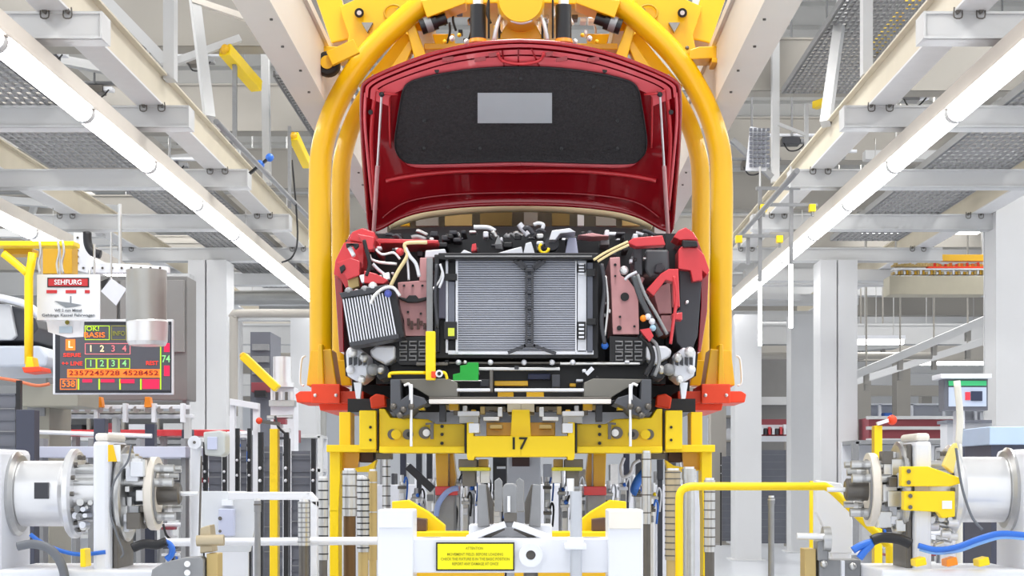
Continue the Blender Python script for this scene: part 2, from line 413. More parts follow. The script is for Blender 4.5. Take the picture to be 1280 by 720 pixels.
for i, (a, b, Y) in enumerate((((1066, 470), (1235, 398), 22), ((1066, 478), (1235, 425), 24), ((1010, 440), (1120, 432), 26))):
    root = empty('slanted_conveyor', P(*a, Y), f'grey slanted conveyor track behind the right columns, {["upper and nearest", "middle", "lowest and farthest"][i]} of three', 'conveyor')
    MB().bar(P(*a, Y), P(*b, Y), .5, .16).build('track', beam_m, root)
    for t in (.1, .35, .6, .85):
        p = P(*a, Y).lerp(P(*b, Y), t); MB().bar(p, p+Vector((0, 0, -.3)), .1, .1).build('bracket', girder_m, root); MB().cyl(p, (p.x, p.y, 10.33), .02, 6).build('hanger_rod', girder_m, root)
for i, (x0, x1, y, Y) in enumerate(((1075, 1180, 416, 27), (1070, 1130, 424, 23), (1150, 1235, 450, 30), (300, 372, 372, 22), (60, 180, 395, 27), (1080, 1225, 285, 18), (1195, 1280, 268, 20.5))):
    root = empty('far_lamp', P(x0, y, Y), f'far white lamp bar {["under the roof behind the right columns, longest", "under the roof close to the wide right column", "low beside the right edge column", "behind the wide left column", "behind the andon board", "high behind the right cross beams", "high at the right edge"][i]}', 'light')
    MB().pb(x0, y, x1, y+6, Y, .12).build('lamp', lamp_m, root); MB().pb(x0-2, y-5, x1+2, y, Y-.02, .16).build('housing', white_m, root)
    for q in (.2, .8): xq = P(x0+(x1-x0)*q, y, Y); MB().cyl((xq.x, Y+.06, xq.z+.05), (xq.x, Y+.06, 10.33), .012, 6).build('hanger_wire', steel_m, root)
# pipes / conduits
def pipe(pts, r, mt, lab, name='pipe', cat='pipe'): return tag(MB().tube(smooth_path(pts, 5), r, 10).build(name, mt), lab, cat)
pipe([(-7, 24, 4.4), (-2.8, 24, 4.4)], .09, girder_m, 'long grey pipe crossing behind the wide left column')
pipe([(-7, 20.5, 5.2), (-4.4, 20.5, 5.2), (-4.2, 20.5, 5.0), (-4.2, 20.5, 2)], .1, duct_m, 'grey pipe bending down right of the wide left column')
pipe([(3, 23, 4.3), (9, 23, 4.3)], .08, girder_m, 'long grey pipe crossing behind the wide right column')
pipe([(2.7, 10.4, 4.7), (2.7, 18, 4.7)], .03, gsteel_m, 'thin conduit running beside the right inner beam', 'conduit')
pipe([(-3.2, 10.4, 5.2), (-3.0, 18, 5.2)], .03, gsteel_m, 'thin conduit running beside the left inner beam', 'conduit')
pipe([P(365, 200, 13.5), P(372, 290, 13.5), P(366, 320, 13.5), P(352, 328, 13.5)], .012, black_m, 'thin dark cable looping down left of the carrier arm', 'cable', 'cable')
# clutter hooks with yellow ends on right
for i, (px, py) in enumerate(((955, 259), (1016, 259), (924, 298), (975, 298))):
    root = empty('yellow_clamp', P(px, py+6, 12.2), f'small yellow clamp on the rod right of the carrier, {["upper left", "upper right", "lower left", "lower right"][i]} of four', 'clamp')
    MB().pb(px-4, py-4, px+4, py+5, 12.2, .06).build('body', yel2_m, root, .005)
    MB().pb(px-1.5, py+4, px+1.5, py+11, 12.22, .03).build('pin', gsteel_m, root)
for i, (a, b) in enumerate((((948, 256), (1022, 256)), ((920, 295), (980, 295)))):
    post('clamp_rod', P(*a, 12.25), P(*b, 12.25), .035, gsteel_m, f'grey horizontal rod carrying yellow clamps right of the carrier, {["upper", "lower"][i]} one', 'rod')
for i, (px, y0, y1) in enumerate(((989, 234, 330), (950, 234, 352), (935, 293, 330))):
    post('drop_rod', P(px, y0, 12.3), P(px, y1, 12.3), .04, gsteel_m, f'short grey drop rod right of the carrier, {["right", "middle", "left"][i]} one', 'rod')
post('clamp_rod', P(945, 235.5, 12.3), P(1000, 235.5, 12.3), .035, gsteel_m, 'grey horizontal rod under the third right cross beam carrying the drop rods', 'rod')
# blue camera on beam left
bc = empty('blue_sensor', P(325, 210, 12), 'small blue sensor pair clamped on the left inner beam', 'sensor')
MB().ball(P(325, 206, 12), .055, 10).build('lens_head', blue_m, bc); MB().ball(P(337, 197, 12), .05, 10).build('lens_head', blue_m, bc)
MB().bar(P(312, 217, 12), P(337, 197, 12), .03, .03).build('bracket', black_m, bc)
# small clutter bars in the roof space, each its own object
cl = [((0, 250), (150, 262), 17, .12), ((60, 305), (190, 300), 19, .15), ((190, 350), (400, 350), 18.2, .2), ((0, 292), (130, 292), 15.5, .12), ((930, 345), (1120, 345), 18.2, .2), ((925, 370), (1000, 372), 20, .12),
      ((1080, 195), (1270, 195), 16, .14), ((1090, 160), (1240, 168), 19, .1), ((1150, 110), (1280, 104), 16, .1), ((150, 205), (300, 190), 17.5, .1), ((75, 75), (160, 92), 14.5, .12), ((30, 300), (60, 200), 20, .1)]
words = ['far left above the yellow frame', 'behind the white sign', 'across behind the wide left column', 'left edge above the yellow frame', 'across behind the wide right column', 'small, right of the carrier arm',
         'long, behind the right light strip', 'higher, behind the right light strip', 'at the top right edge', 'between left cross beams', 'behind the nearest left cross beam', 'slanted at the far left']
for (a, b, Y, w_), t in zip(cl, words): post('roof_strut', P(*a, Y), P(*b, Y), w_, beam_m, 'pale roof strut '+t, 'strut')
# ================================================================= overhead carrier
YA, YB = 5.6, 6.0
car_c = empty('overhead_carrier', (-.05, 6.2, EYE+.3), 'yellow C-frame overhead carrier with curved arms and orange shoes holding the red car', 'carrier')
def arm(pts, Y, r, name='arm'):
    return MB().tube(smooth_path([P(x, y, Y+dy) for x, y, dy in pts], 6), r, 18)
fa = [(401, 484, 0), (401, 380, 0), (400, 290, 0), (400, 225, 0), (403, 185, 0), (415, 143, 0), (437, 100, 0), (463, 64, 0), (498, 30, 0), (540, -6, 0)]
ra = [(426, 484, 0), (426, 300, 0), (426, 225, 0), (430, 190, 0), (442, 152, 0), (462, 115, 0), (486, 82, 0), (510, 52, 0), (545, 15, 0)]
for s in (0, 1):
    f = (lambda L: [(MX(x), y, d) for x, y, d in L]) if s else (lambda L: L)
    arm(f(fa), YA, .062).build('arm', yel_m, car_c)
    arm(f(ra), YB, .054).build('arm', yel_m, car_c)
    # foot sleeve
    g = (lambda L: mir(L)) if s else (lambda L: L)
    b = MB(); b.prism(g([(383, 482), (388, 438), (414, 436), (421, 482)]), YA-.075, .15); b.prism(g([(396, 482), (398, 430), (403, 430), (405, 482)]), YA-.1, .2)
    b.build('foot_sleeve', yel_m, car_c, .006)
    b = MB(); b.prism(g([(412, 482), (417, 450), (433, 450), (440, 482)]), YB-.07, .14); b.build('foot_sleeve', yel_m, car_c, .006)
    # orange shoe
    sh = MB().prism(g([(389, 480), (425, 480), (425, 504), (389, 504)]), YA-.13, .3)
    sh.prism(g([(369, 493), (375, 489), (455, 489), (455, 499), (450, 504), (371, 503)]), YA-.1, .28)
    sh.prism(g([(398, 503), (455, 503), (455, 513), (400, 513)]), YA-.06, .5)
    sh.build('support_shoe', ora_m, car_c, .005)
    sh2 = MB().prism(g([(462, 497), (470, 492), (481, 494), (482, 508), (464, 511)]), YA-.35, .3); sh2.build('support_shoe', ora_m, car_c, .006)
    for px in (394, 420): b = MB(); b.ball(P(MX(px) if s else px, 494, YA-.135), .01, 8); b.build('bolt', chrome_m, car_c)
    # yellow guard wire beside the foot
    x = lambda v: MX(v) if s else v
    MB().tube(smooth_path([P(x(380), 482, YA), P(x(375), 478, YA), P(x(376), 455, YA), P(x(378), 447, YA), P(x(382), 445, YA)], 4), .006, 8).build('guard_wire', chrome_m, car_c)
    # struts, gussets
    b = MB(); b.prism(g([(392, -10), (424, -10), (441, 48), (414, 54)]), YA+.12, .14); b.build('diagonal_strut', yel_m, car_c, .008)
    b = MB(); b.prism(g([(424, 8), (470, -12), (640, -12), (640, 3), (560, 6), (522, 22), (470, 62), (446, 84), (431, 66), (436, 44)]), YA+.08, .06); b.build('gusset_plate', yel_m, car_c, .006)
    b = MB(); b.prism(g([(505, 24), (515, 20), (542, 95), (524, 95)]), YA+.0, .12); b.prism(g([(448, 108), (505, 40), (520, 50), (470, 112)]), YA+.1, .12)
    b.prism(g([(470, 110), (512, 48), (516, 60), (492, 112)]), YA+.02, .05); b.build('strut', yel_m, car_c, .006)
    b = MB(); b.prism(g([(526, 0), (582, -6), (582, 4), (534, 22)]), YA-.05, .1); b.prism(g([(540, 42), (568, 42), (568, 62), (546, 62)]), YA+.12, .08); b.prism(g([(530, 54), (600, 54), (600, 60), (530, 62)]), YA+.05, .1)
    b.build('cross_plate', yel_m, car_c, .005)
    # actuator between
    b = MB(); b.cyl(P(x(526), 34, YA-.02), P(x(546), 27, YA-.02), .042); b.cyl(P(x(546), 27, YA-.02), P(x(558), 23, YA-.02), .03); b.build('actuator_motor', black_m, car_c)
    MB().cyl(P(x(532), 32, YA-.02), P(x(540), 29, YA-.02), .044).build('actuator_band', gsteel_m, car_c)
    # wheel bracket + roller
    b = MB(); b.prism(g([(391, 57), (428, 58), (440, 62), (440, 74), (391, 72)]), YA-.02, .1); b.prism(g([(384, 74), (412, 72), (412, 78), (386, 79)]), YA-.04, .1); b.build('wheel_bracket', yel_m, car_c, .005)
    MB().pb(min(x(375), x(392)), 58, max(x(375), x(392)), 68, YA-.01, .07).build('bumper_block', black_m, car_c, .004)
    if not s:
        wc = P(409, 78, YA-.1)
        wr = MB().lathe(wc, (0, 1, 0), [(0, .035), (0, .058), (.012, .066), (.04, .066), (.052, .058), (.052, .035)], 28).build('guide_wheel', tire_m, car_c)
        MB().lathe(wc+Vector((0, -.006, 0)), (0, 1, 0), [(0, 0), (0, .036), (.055, .036), (.055, 0)], 20).build('hub', yel_m, wr)
        b = MB().bar(P(412, 74, YA-.12), P(446, 58, YA-.12), .08, .02, (0, 1, 0)); b.build('wheel_fork', yel_m, car_c, .004)
    MB().cyl(P(x(449), 16, YA+.04), P(x(449), 16, YA+.09), .026).build('pivot', black_m, car_c)
    MB().cyl(P(x(449), 16, YA+.03), P(x(449), 16, YA+.09), .013).build('pivot_pin', chrome_m, car_c)
    MB().cyl(P(x(500), 14, YA+.04), P(x(500), 14, YA+.09), .022).build('pivot', gsteel_m, car_c)
    MB().prism(g([(452, 28), (466, 28), (459, 40)]), YA+.06, .04).build('bracket', gsteel_m, car_c)
    # black shock cylinders
    px = x(597.5)
    bl = MB().cyl(P(px, 50, YA-.15), P(px, 7, YA-.15), .042, 24).build('buffer_cylinder', black_m, car_c)
    MB().cyl(P(px, 8, YA-.15), P(px, -14, YA-.15), .028, 16).build('piston', chrome_m, bl)
    MB().lathe(P(px, 54, YA-.15), (0, 0, 1), [(0, 0), (0, .05), (.02, .045), (.02, 0)], 20).build('orange_cap', orl_m, bl)
    for qx in (611, 624): MB().cyl(P(x(qx), 48, YA-.1), P(x(qx), -14, YA-.1), .006, 8).build('cable', black_m, car_c)
    MB().tube(smooth_path([P(x(630), 14, YA-.15), P(x(622), 30, YA-.16), P(x(617), 52, YA-.15)], 4), .012, 8).build('hose', chrome_m, car_c)
    for k in range(5):
        MB().ball(P(x(556+k*9), 52-(k % 3)*4, YA-.08), .012+.004*(k % 2), 8).build('fitting', chrome_m if k % 2 else yel_m, car_c)
b = MB().lathe(P(651, 0, YA-.2), (0, 1, 0), [(0, 0), (0, .115), (.02, .125), (.25, .125), (.25, 0)], 36); b.build('hub', yel_m, car_c)
b = MB().prism([(622, 50), (634, 27), (668, 27), (680, 50)], YA-.1, .2); b.prism([(608, 50), (694, 50), (694, 62), (608, 62)], YA-.05, .2); b.build('hub_bracket', yel_m, car_c, .006)
b = MB().tube(smooth_path([P(632, 18, YA-.17), P(640, 26, YA-.19), P(651, 29, YA-.19), P(663, 26, YA-.19), P(670, 18, YA-.17)], 4), .008, 8); b.build('chain', chrome_m, car_c)
b = MB(); b.pb(470, -30, 832, 2, YA+.1, .2); b.pb(600, -40, 702, 8, YA+.3, .5); b.build('top_beam', yel_m, car_c, .01)
for x0 in (-.62, .52): 
    MB().box(x0-.06, x0+.06, YA+.15, YB+.1, EYE+2.5, EYE+2.62).build('side_beam', yel_m, car_c, .01)

rc = random.Random(12)
for i in range(36):
    s = i % 2; px = rc.uniform(560, 632); py = rc.uniform(6, 50); px = MX(px) if s else px; Y = YA+.02+rc.random()*.2
    if i % 3 == 0: MB().tube(smooth_path([P(px, py-14, Y), P(px+rc.uniform(-5, 5), py, Y), P(px+rc.uniform(-8, 8), py+14, Y)], 4), .007, 6).build('cable', (black_m, chrome_m)[i % 2], car_c)
    else: MB().pb(px, py, px+rc.uniform(4, 9), py+rc.uniform(3, 7), Y, .05).build('fitting', (yel_m, dsteel_m, black_m, chrome_m)[i % 4], car_c, .004)
for s in (0, 1):
    x = lambda v: MX(v) if s else v
    MB().tube([P(x(492)+13*math.cos(k*math.pi/8)*.9, 16+10*math.sin(k*math.pi/8), YA+.07) for k in range(16)], .006, 6, True).build('cable_loop', mat('ochre shade paint', '#c99a1c', .5), car_c)
    for (a, b2) in ((530, 8), (560, 3), (470, 52), (443, 60)): MB().ball(P(x(a), b2, YA+.0), .012, 8).build('bolt', dsteel_m, car_c)
    MB().prism([(x(a), b2) for a, b2 in ((452, 112), (466, 92), (471, 97), (458, 116))], YA-.03, .04).build('end_plate', gsteel_m, car_c, .003)
# ================================================================= car
car = empty('car', (-.05, 7.0, EYE+.33), 'red car without bumper, hood open and engine bay bare, held up in the yellow carrier', 'car')
def hood_y(px, py): return 5.2+.5*(py-50)/235+.0-.05*(abs(px-651)/200)**3
def hood_at(px, py, d=0): return P(px, py, hood_y(px, py)-d)
L = [(456, 104), (468, 96), (490, 86), (515, 76), (545, 66), (580, 58), (615, 53), (651, 51)]
Lb = [(462, 286), (470, 287), (480, 283), (500, 272), (525, 264), (560, 259), (600, 256), (651, 255)]
side = [(453, 112), (452, 140), (454, 190), (458, 240)]
half = L[::-1]+side+Lb     # from top centre, down left side, to bottom centre
full = half+[(MX(x), y) for x, y in half[::-1][1:-1]]
m, fine = MB().radial(full, (651, 160), hood_y, .012, 9, 3)
hood = m.build('hood', red_m, car)
# outer lip, second ridge: raised tubes following the edge
def rim(outl, r, d, sh=1.0, closed=True):
    pts = [hood_at(651+(x-651)*sh, 165+(y-165)*sh, d) for x, y in outl]
    return MB().tube(pts, r, 8, closed)
rim(fine, .011, .004).build('edge_lip', red_m, hood)
top = [p for p in fine if p[1] < 150]
top = sorted([p for p in fine if p[1] < 128], key=lambda p: p[0])
def strip_between(path, o0, o1, d, th, mt, nm):
    # raised band following the hood edge, offset inward in px by o0..o1
    vs = []; n = len(path)
    cx, cy = 651, 200
    for (x, y) in path:
        dx, dy = cx-x, cy-y; q = math.hypot(dx, dy); dx /= q; dy /= q
        for o in (o0, o1):
            for dd in (d+th, d): vs.append(hood_at(x+dx*o, y+dy*o, dd))
    fs = []
    for i in range(n-1):
        a = i*4; b_ = a+4
        fs += [(a, a+2, b_+2, b_), (a, b_, b_+1, a+1), (a+2, a+3, b_+3, b_+2)]
    fs += [(0, 1, 3, 2), (4*n-4, 4*n-2, 4*n-1, 4*n-3)]
    b = MB(); b.add(vs, fs, False); return b.build(nm, mt, hood)
sal_m = mat('red metal with painted sheen', '#ec6870', .35, .1, .08, 12, coat=.6)  # car red lightened to salmon: reflections on the hood ridges painted in
strip_between(top, 4, 8, .006, .014, sal_m, 'outer_flange')
strip_between(top, 11, 17, .004, .014, sal_m, 'inner_flange')
strip_between(top, 19, 36, .002, .018, mat('red metal with painted sheen', '#ec6870', .35, .1, .08, 12, coat=.6), 'stiffener_band')
for sgn in (0, 1):
    x = lambda v: MX(v) if sgn else v
    sp = [(x(470), 112), (x(466), 140), (x(464), 180), (x(467), 230), (x(470), 262)]
    MB().tube(smooth_path([hood_at(a, b_, .01) for a, b_ in sp], 4), .012, 8).build('side_rib', redb_m, hood)
    MB().tube(smooth_path([hood_at(x(457), 116, .012), hood_at(x(456), 150, .012), hood_at(x(460), 200, .012), hood_at(x(466), 262, .012)], 4), .008, 8).build('side_rib', sal_m, hood)
    MB().tube(smooth_path([hood_at(x(487), 112, .008), hood_at(x(487), 150, .008), hood_at(x(488), 185, .008)], 3), .006, 8).build('side_rib', redb_m, hood)
    MB().tube(smooth_path([hood_at(x(497), 188, .008), hood_at(x(506), 199, .008), hood_at(x(520), 206, .008), hood_at(x(560), 206, .008), hood_at(651, 204, .008)], 4), .015, 10).build('lower_rib', sal_m, hood)
    MB().tube(smooth_path([hood_at(x(482), 226, .006), hood_at(x(520), 219, .006), hood_at(x(580), 214, .006), hood_at(651, 214, .006)], 4), .012, 8).build('lower_rib', redb_m, hood)
    MB().tube(smooth_path([hood_at(x(478), 272, .006), hood_at(x(510), 252, .006), hood_at(x(570), 243, .006), hood_at(651, 241, .006)], 4), .006, 8).build('lower_rib', red_m, hood)
    for (hx, hy, r) in ((546, 88, .012), (463, 140, .012), (478, 116, .014)):
        p = hood_at(x(hx), hy, .022); MB().cyl(p, p+Vector((0, .01, 0)), r, 12).build('hole', black_m, hood)
    for (hx, hy) in ((600, 74), (618, 68), (560, 74)):
        MB().bar(hood_at(x(hx)-7, hy+1, .022), hood_at(x(hx)+7, hy-1, .022), .02, .004, (0, 1, 0)).build('crease', red_m, hood)
    # gas strut
    a = hood_at(x(477), 118, .05); b_ = P(x(467), 292, 5.55); mid = a.lerp(b_, .5)
    st = MB().cyl(a, mid, .006, 10); st.build('strut_rod', chrome_m, hood); MB().cyl(mid, b_, .011, 12).build('gas_strut', pink_m, hood)
    MB().ball(a, .014, 10).build('strut_joint', black_m, hood)
    MB().tube(smooth_path([hood_at(x(470), 112, .025), hood_at(x(480), 117, .035), hood_at(x(497), 118, .02)], 3), .006, 8).build('strut_bracket', redb_m, hood)
MB().tube(smooth_path([hood_at(622, 66, .03), hood_at(628, 76, .03), hood_at(651, 80, .03), hood_at(674, 76, .03), hood_at(680, 66, .03)], 4), .008, 8).build('latch_striker', redb_m, hood)
for a_, b_ in (((648, 61), (648, 83)), ((664, 61), (674, 83)), ((628, 63), (630, 83))): MB().bar(hood_at(*a_, .021), hood_at(*b_, .021), .008, .004, (0, 1, 0)).build('seam', red_m, hood)
pad = [(651, 84), (600, 86), (555, 92), (524, 99), (510, 105), (504, 114), (501, 128), (497, 152), (494, 176), (496, 190), (504, 200), (518, 204), (580, 203), (651, 201)]
pad = pad+[(MX(x), y) for x, y in pad[::-1][1:-1]]
m, pf = MB().radial(pad, (651, 145), lambda a, b_: hood_y(a, b_)-.03, .02, 8, 3)
pd = m.build('insulation_pad', felt_m, hood)
MB().tube([hood_at(x, y, .028) for x, y in pf], .006, 8, True).build('pad_edge', black_m, pd)
def quad(corners, d, th, mt, nm, par):
    vs = [hood_at(x, y, d) for x, y in corners]+[hood_at(x, y, d-th) for x, y in corners]
    return MB().add(vs, [(0, 1, 2, 3), (7, 6, 5, 4), (0, 4, 5, 1), (1, 5, 6, 2), (2, 6, 7, 3), (3, 7, 4, 0)]).build(nm, mt, par)
quad([(597, 116), (597, 154), (690, 154), (690, 116)], .036, .004, mat('pale grey sheet', '#b9bfc4', .6), 'sheet', pd)
for (hx, hy) in ((560, 108), (651, 98), (742, 108), (530, 150), (772, 150), (530, 185), (772, 185), (600, 185), (702, 185)):
    p = hood_at(hx, hy, .035); MB().cyl(p, p+Vector((0, .01, 0)), .009, 10).build('clip', black_m, pd)
# body shell behind
def shell(stations, mt, nm):
    vs = []; n = len(stations[0][1])
    for Y, prof in stations:
        for x, z in prof: vs.append((x-.05, Y, EYE+z))
        for x, z in prof[::-1]: vs.append((-x-.05, Y, EYE+z))
    k = 2*n; fs = []
    for i in range(len(stations)-1):
        for j in range(k): fs.append((i*k+j, i*k+(j+1) % k, (i+1)*k+(j+1) % k, (i+1)*k+j))
    fs += [tuple(range(k))[::-1], tuple(range((len(stations)-1)*k, len(stations)*k))]
    return MB().add(vs, fs, True).build(nm, mt, car)
shell([(5.95, [(.0, .42), (.84, .42), (.9, .55), (.9, 1.0), (.86, 1.22), (0, 1.24)]), (6.5, [(0, .34), (.86, .34), (.93, .5), (.94, 1.0), (.88, 1.24), (0, 1.26)]),
       (8.2, [(0, .34), (.86, .34), (.93, .5), (.94, 1.02), (.88, 1.28), (0, 1.3)]), (9.4, [(0, .42), (.8, .42), (.88, .6), (.88, 1.05), (.8, 1.3), (0, 1.32)])], red_m, 'body_shell')
shell([(6.95, [(0, 1.26), (.8, 1.26), (.72, 1.55), (.62, 1.7), (0, 1.74)]), (8.6, [(0, 1.28), (.8, 1.28), (.7, 1.55), (.6, 1.7), (0, 1.74)]), (9.3, [(0, 1.3), (.72, 1.3), (.6, 1.36), (.5, 1.38), (0, 1.4)])], red_m, 'cabin_roof')
m = MB()
for s in (-1, 1):
    m.add([(s*.82-.05, 7.1, EYE+1.3), (s*.82-.05, 8.5, EYE+1.32), (s*.72-.05, 8.35, EYE+1.6), (s*.72-.05, 7.2, EYE+1.6)], [(0, 1, 2, 3)])
m.build('side_window', black_m, car)
wv = []
for i in range(13):
    u = -1+2*i/12
    for k in range(5):
        t = k/4; wv.append((u*(.78-.12*t)-.05, 6.1+t*.85+.12*u*u, EYE+1.2+.5*t))
MB().add(wv, [(i*5+k, (i+1)*5+k, (i+1)*5+k+1, i*5+k+1) for i in range(12) for k in range(4)], True).build('windscreen', glass_m, car)
MB().prism([(478, 296), (820, 296), (810, 287), (740, 283), (560, 283), (490, 287)], 5.9, .1).build('cowl', black_m, car)
for i, (x0, x1, mt) in enumerate(((500, 512, yel_m), (520, 548, girder_m), (556, 590, tan_m), (600, 640, mat('olive reflection', '#8a7440', .6)), (655, 672, girder_m), (690, 712, mat('olive reflection', '#8a7440', .6)), (722, 730, paper_m), (745, 770, girder_m), (778, 800, tan_m))):
    MB().pb(x0, 258, x1, 282, 6.05, .03).build('screen_reflection', mt, car)  # stripes reflected in the windscreen, painted as coloured strips
MB().tube(smooth_path([P(486, 281, 5.9), P(540, 266, 5.92), P(651, 259, 5.95), P(762, 266, 5.92), P(816, 281, 5.9)], 5), .028, 8).build('header_reflection', mat('cream reflection', '#e6dcb4', .6), car)  # pale windscreen reflection under the hood edge, painted as a cream band
MB().pb(484, 262, 818, 290, 6.1, .02).build('reflection_back', mat('olive grey reflection', '#6e6a5c', .6), car)  # darker olive part of the windscreen reflection, painted on a backing sheet
# engine bay tub
m = MB(); m.pb(440, 292, 862, 500, 5.75, .12); m.build('firewall', black_m, car)
for s in (0, 1):
    g = (lambda Lx: mir(Lx)) if s else (lambda Lx: Lx)
    MB().prism(g([(432, 300), (452, 292), (470, 292), (470, 470), (432, 470), (424, 380)]), 5.25, .5).build('inner_fender', black_m, car)
MB().pb(470, 300, 832, 480, 5.3, .1).build('engine_block', black_m, car)
# fenders
def part(nm, mt, Y, d, *polys, bev=.004, par=None):
    os_ = []
    for pl in polys: os_.append(MB().prism(pl, Y-.0015*len(os_), d).build(nm, mt, par or car, bev))
    return os_[0]
part('fender_edge', red_m, 5.06, .9, [(431, 306), (437, 293), (447, 287), (457, 285), (462, 292), (448, 300), (440, 312), (428, 345), (430, 440), (424, 440), (418, 345), (420, 325)])
part('fender_bracket', redb_m, 4.96, .12, [(430, 303), (455, 303), (454, 334), (448, 340), (448, 352), (432, 360), (425, 347), (417, 343), (419, 326)], [(436, 300), (440, 290), (453, 285), (468, 290), (470, 300), (452, 303)])
part('fender_bracket', redb_m, 4.9, .06, [(421, 328), (438, 322), (450, 326), (449, 344), (434, 350)], [(446, 292), (468, 296), (466, 312), (458, 312)], [(455, 338), (470, 342), (485, 350), (480, 355), (455, 354)])
part('bracket', tan_m, 4.92, .03, [(434, 346), (448, 342), (449, 358), (436, 362)])
part('clip', paper_m, 4.9, .03, [(433, 308), (438, 306), (444, 318), (440, 321)], [(449, 344), (459, 342), (461, 352), (452, 354)])
part('hole', black_m, 4.89, .02, [(424, 334), (430, 330), (432, 336), (426, 342)], [(432, 304), (448, 304), (448, 308), (444, 312), (440, 306), (433, 310)])
part('upper_rail', redb_m, 5.1, .5, [(468, 298), (548, 300), (548, 304), (476, 304), (474, 318), (469, 316)])
# right side
part('fender_edge', red_m, 5.06, .9, [(848, 300), (852, 291), (862, 286), (872, 300), (880, 320), (886, 342), (884, 390), (876, 440), (872, 440), (876, 380), (876, 345), (866, 318)])
part('fender_bracket', redb_m, 4.96, .12, [(848, 312), (852, 308), (872, 310), (880, 318), (887, 338), (884, 344), (878, 338), (878, 350), (866, 352), (863, 338), (848, 336)], [(848, 288), (857, 284), (866, 290), (873, 300), (850, 300), (842, 296)])
part('fender_bracket', redb_m, 4.9, .06, [(808, 362), (826, 342), (836, 336), (848, 336), (850, 384), (842, 382), (841, 352), (832, 350), (817, 370)], [(840, 392), (853, 390), (853, 400), (841, 399)], [(784, 303), (792, 297), (828, 294), (832, 306), (795, 308)])
part('slot', black_m, 4.94, .03, [(853, 300), (871, 301), (873, 308), (854, 309)])
part('wheel_arch_liner', dgrey_m, 5.0, .5, [(849, 337), (862, 337), (864, 351), (877, 352), (872, 420), (862, 446), (846, 428), (842, 390), (850, 388)])
part('bolt', chrome_m, 4.98, .03, [(857, 376), (861, 375), (861, 379), (857, 380)])
# chassis legs
cl_ = part('chassis_leg', pink_m, 4.98, .7, [(497, 353), (532, 350), (534, 352), (534, 420), (506, 420), (505, 400), (499, 382)], [(525, 322), (535, 322), (534, 352), (524, 352)])
part('hose', black_m, 4.96, .02, [(497, 370), (508, 373), (511, 369), (520, 369), (523, 373), (533, 371), (533, 375), (522, 378), (509, 378), (498, 373)], par=cl_)
for hx, hy in ((505, 357), (516, 357), (528, 357), (510, 390), (526, 392)): MB().cyl(P(hx, hy, 4.97), P(hx, hy, 4.99), .006, 8).build('hole', black_m, cl_)
for k in range(6): MB().pb(509+4*k, 398+(k % 3)*3, 512+4*k, 406+(k % 2)*5, 4.965, .02).build('stamped_mark', brown_m, cl_)
cr_ = part('chassis_leg', pink_m, 4.98, .7, [(762, 322), (775, 321), (776, 344), (786, 350), (793, 360), (798, 376), (799, 418), (766, 418), (764, 366)])
part('chassis_bracket', pink_m, 5.05, .4, [(799, 344), (806, 348), (803, 354), (797, 352)], [(816, 362), (838, 352), (840, 392), (824, 392)], [(826, 394), (840, 394), (840, 416), (828, 412)])
for hx, hy, r in ((781, 371, .021), (769, 331, .007), (769, 345, .005), (775, 396, .006), (793, 408, .006), (774, 410, .012)): MB().cyl(P(hx, hy, 4.968), P(hx, hy, 4.99), r, 14).build('hole', black_m, cr_)
MB().pb(533, 322, 541, 420, 4.93, .05).build('radiator_post', gsteel_m, car, .003)
# washer box
part('air_box', mat('slate plastic', '#54585c', .4), 4.98, .25, [(807, 312), (836, 312), (837, 336), (828, 344), (812, 347), (806, 338)], bev=.01)
part('air_box_rib', dgrey_m, 4.95, .2, [(792, 310), (802, 310), (803, 345), (793, 342)], [(820, 330), (828, 328), (832, 336), (826, 342), (818, 340)], bev=.006)
# radiator
rad = part('radiator', black_m, 4.97, .12, [(543, 318), (748, 318), (748, 448), (543, 448)])
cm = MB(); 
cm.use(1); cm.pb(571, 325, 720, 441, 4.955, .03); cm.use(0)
n = 40
for i in range(n):
    y = 326+i*(114/n); cm.pb(571.5, y, 719.5, y+1.9, 4.945, .02)
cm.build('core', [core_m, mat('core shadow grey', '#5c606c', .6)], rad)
for q in ((557, 325, 560, 441, 4.945, .03), (569.5, 325, 572.5, 441, 4.94, .04), (560, 438, 742, 443, 4.945, .03), (722, 326, 733, 440, 4.945, .04), (719, 325, 721, 441, 4.94, .03), (555, 321, 745, 323.5, 4.96, .03)): MB().pb(*q).build('tank_edge', finw_m, rad, .001)
m = MB(); m.pb(560.5, 352, 568.5, 402, 4.95, .03); m.build('tank', mat('tank grey', '#777a86', .4, .4), rad)
m = MB(); m.pb(734, 328, 741, 440, 4.93, .05); m.build('tank', mat('tank slate', '#5c606c', .5), rad, .003)
m = MB(); m.pb(548, 345, 557, 398, 4.93, .06); m.build('side_duct', mat('duct purple grey', '#4d4b5b', .5), rad, .004)
for q in ((543, 320, 549, 440, 4.93, .05), (552, 342, 571, 350, 4.925, .05), (555, 402, 571, 424, 4.925, .05), (722, 330, 732, 340, 4.93, .02), (722, 402, 732, 424, 4.93, .02), (733, 336, 744, 345, 4.92, .03), (734, 398, 745, 406, 4.92, .03)): MB().pb(*q).build('mount', black_m, rad, .002)
for k in range(4):
    MB().pb(723.5, 329+k*4, 730, 331+k*4, 4.925, .02).build('mount_slot', finw_m, rad); MB().pb(723.5, 405+k*5, 730, 407.5+k*5, 4.925, .02).build('mount_slot', finw_m, rad)
MB().pb(560, 410, 568, 420, 4.92, .02).build('sticker', mat('lime sticker', '#d6e04a', .5), rad)
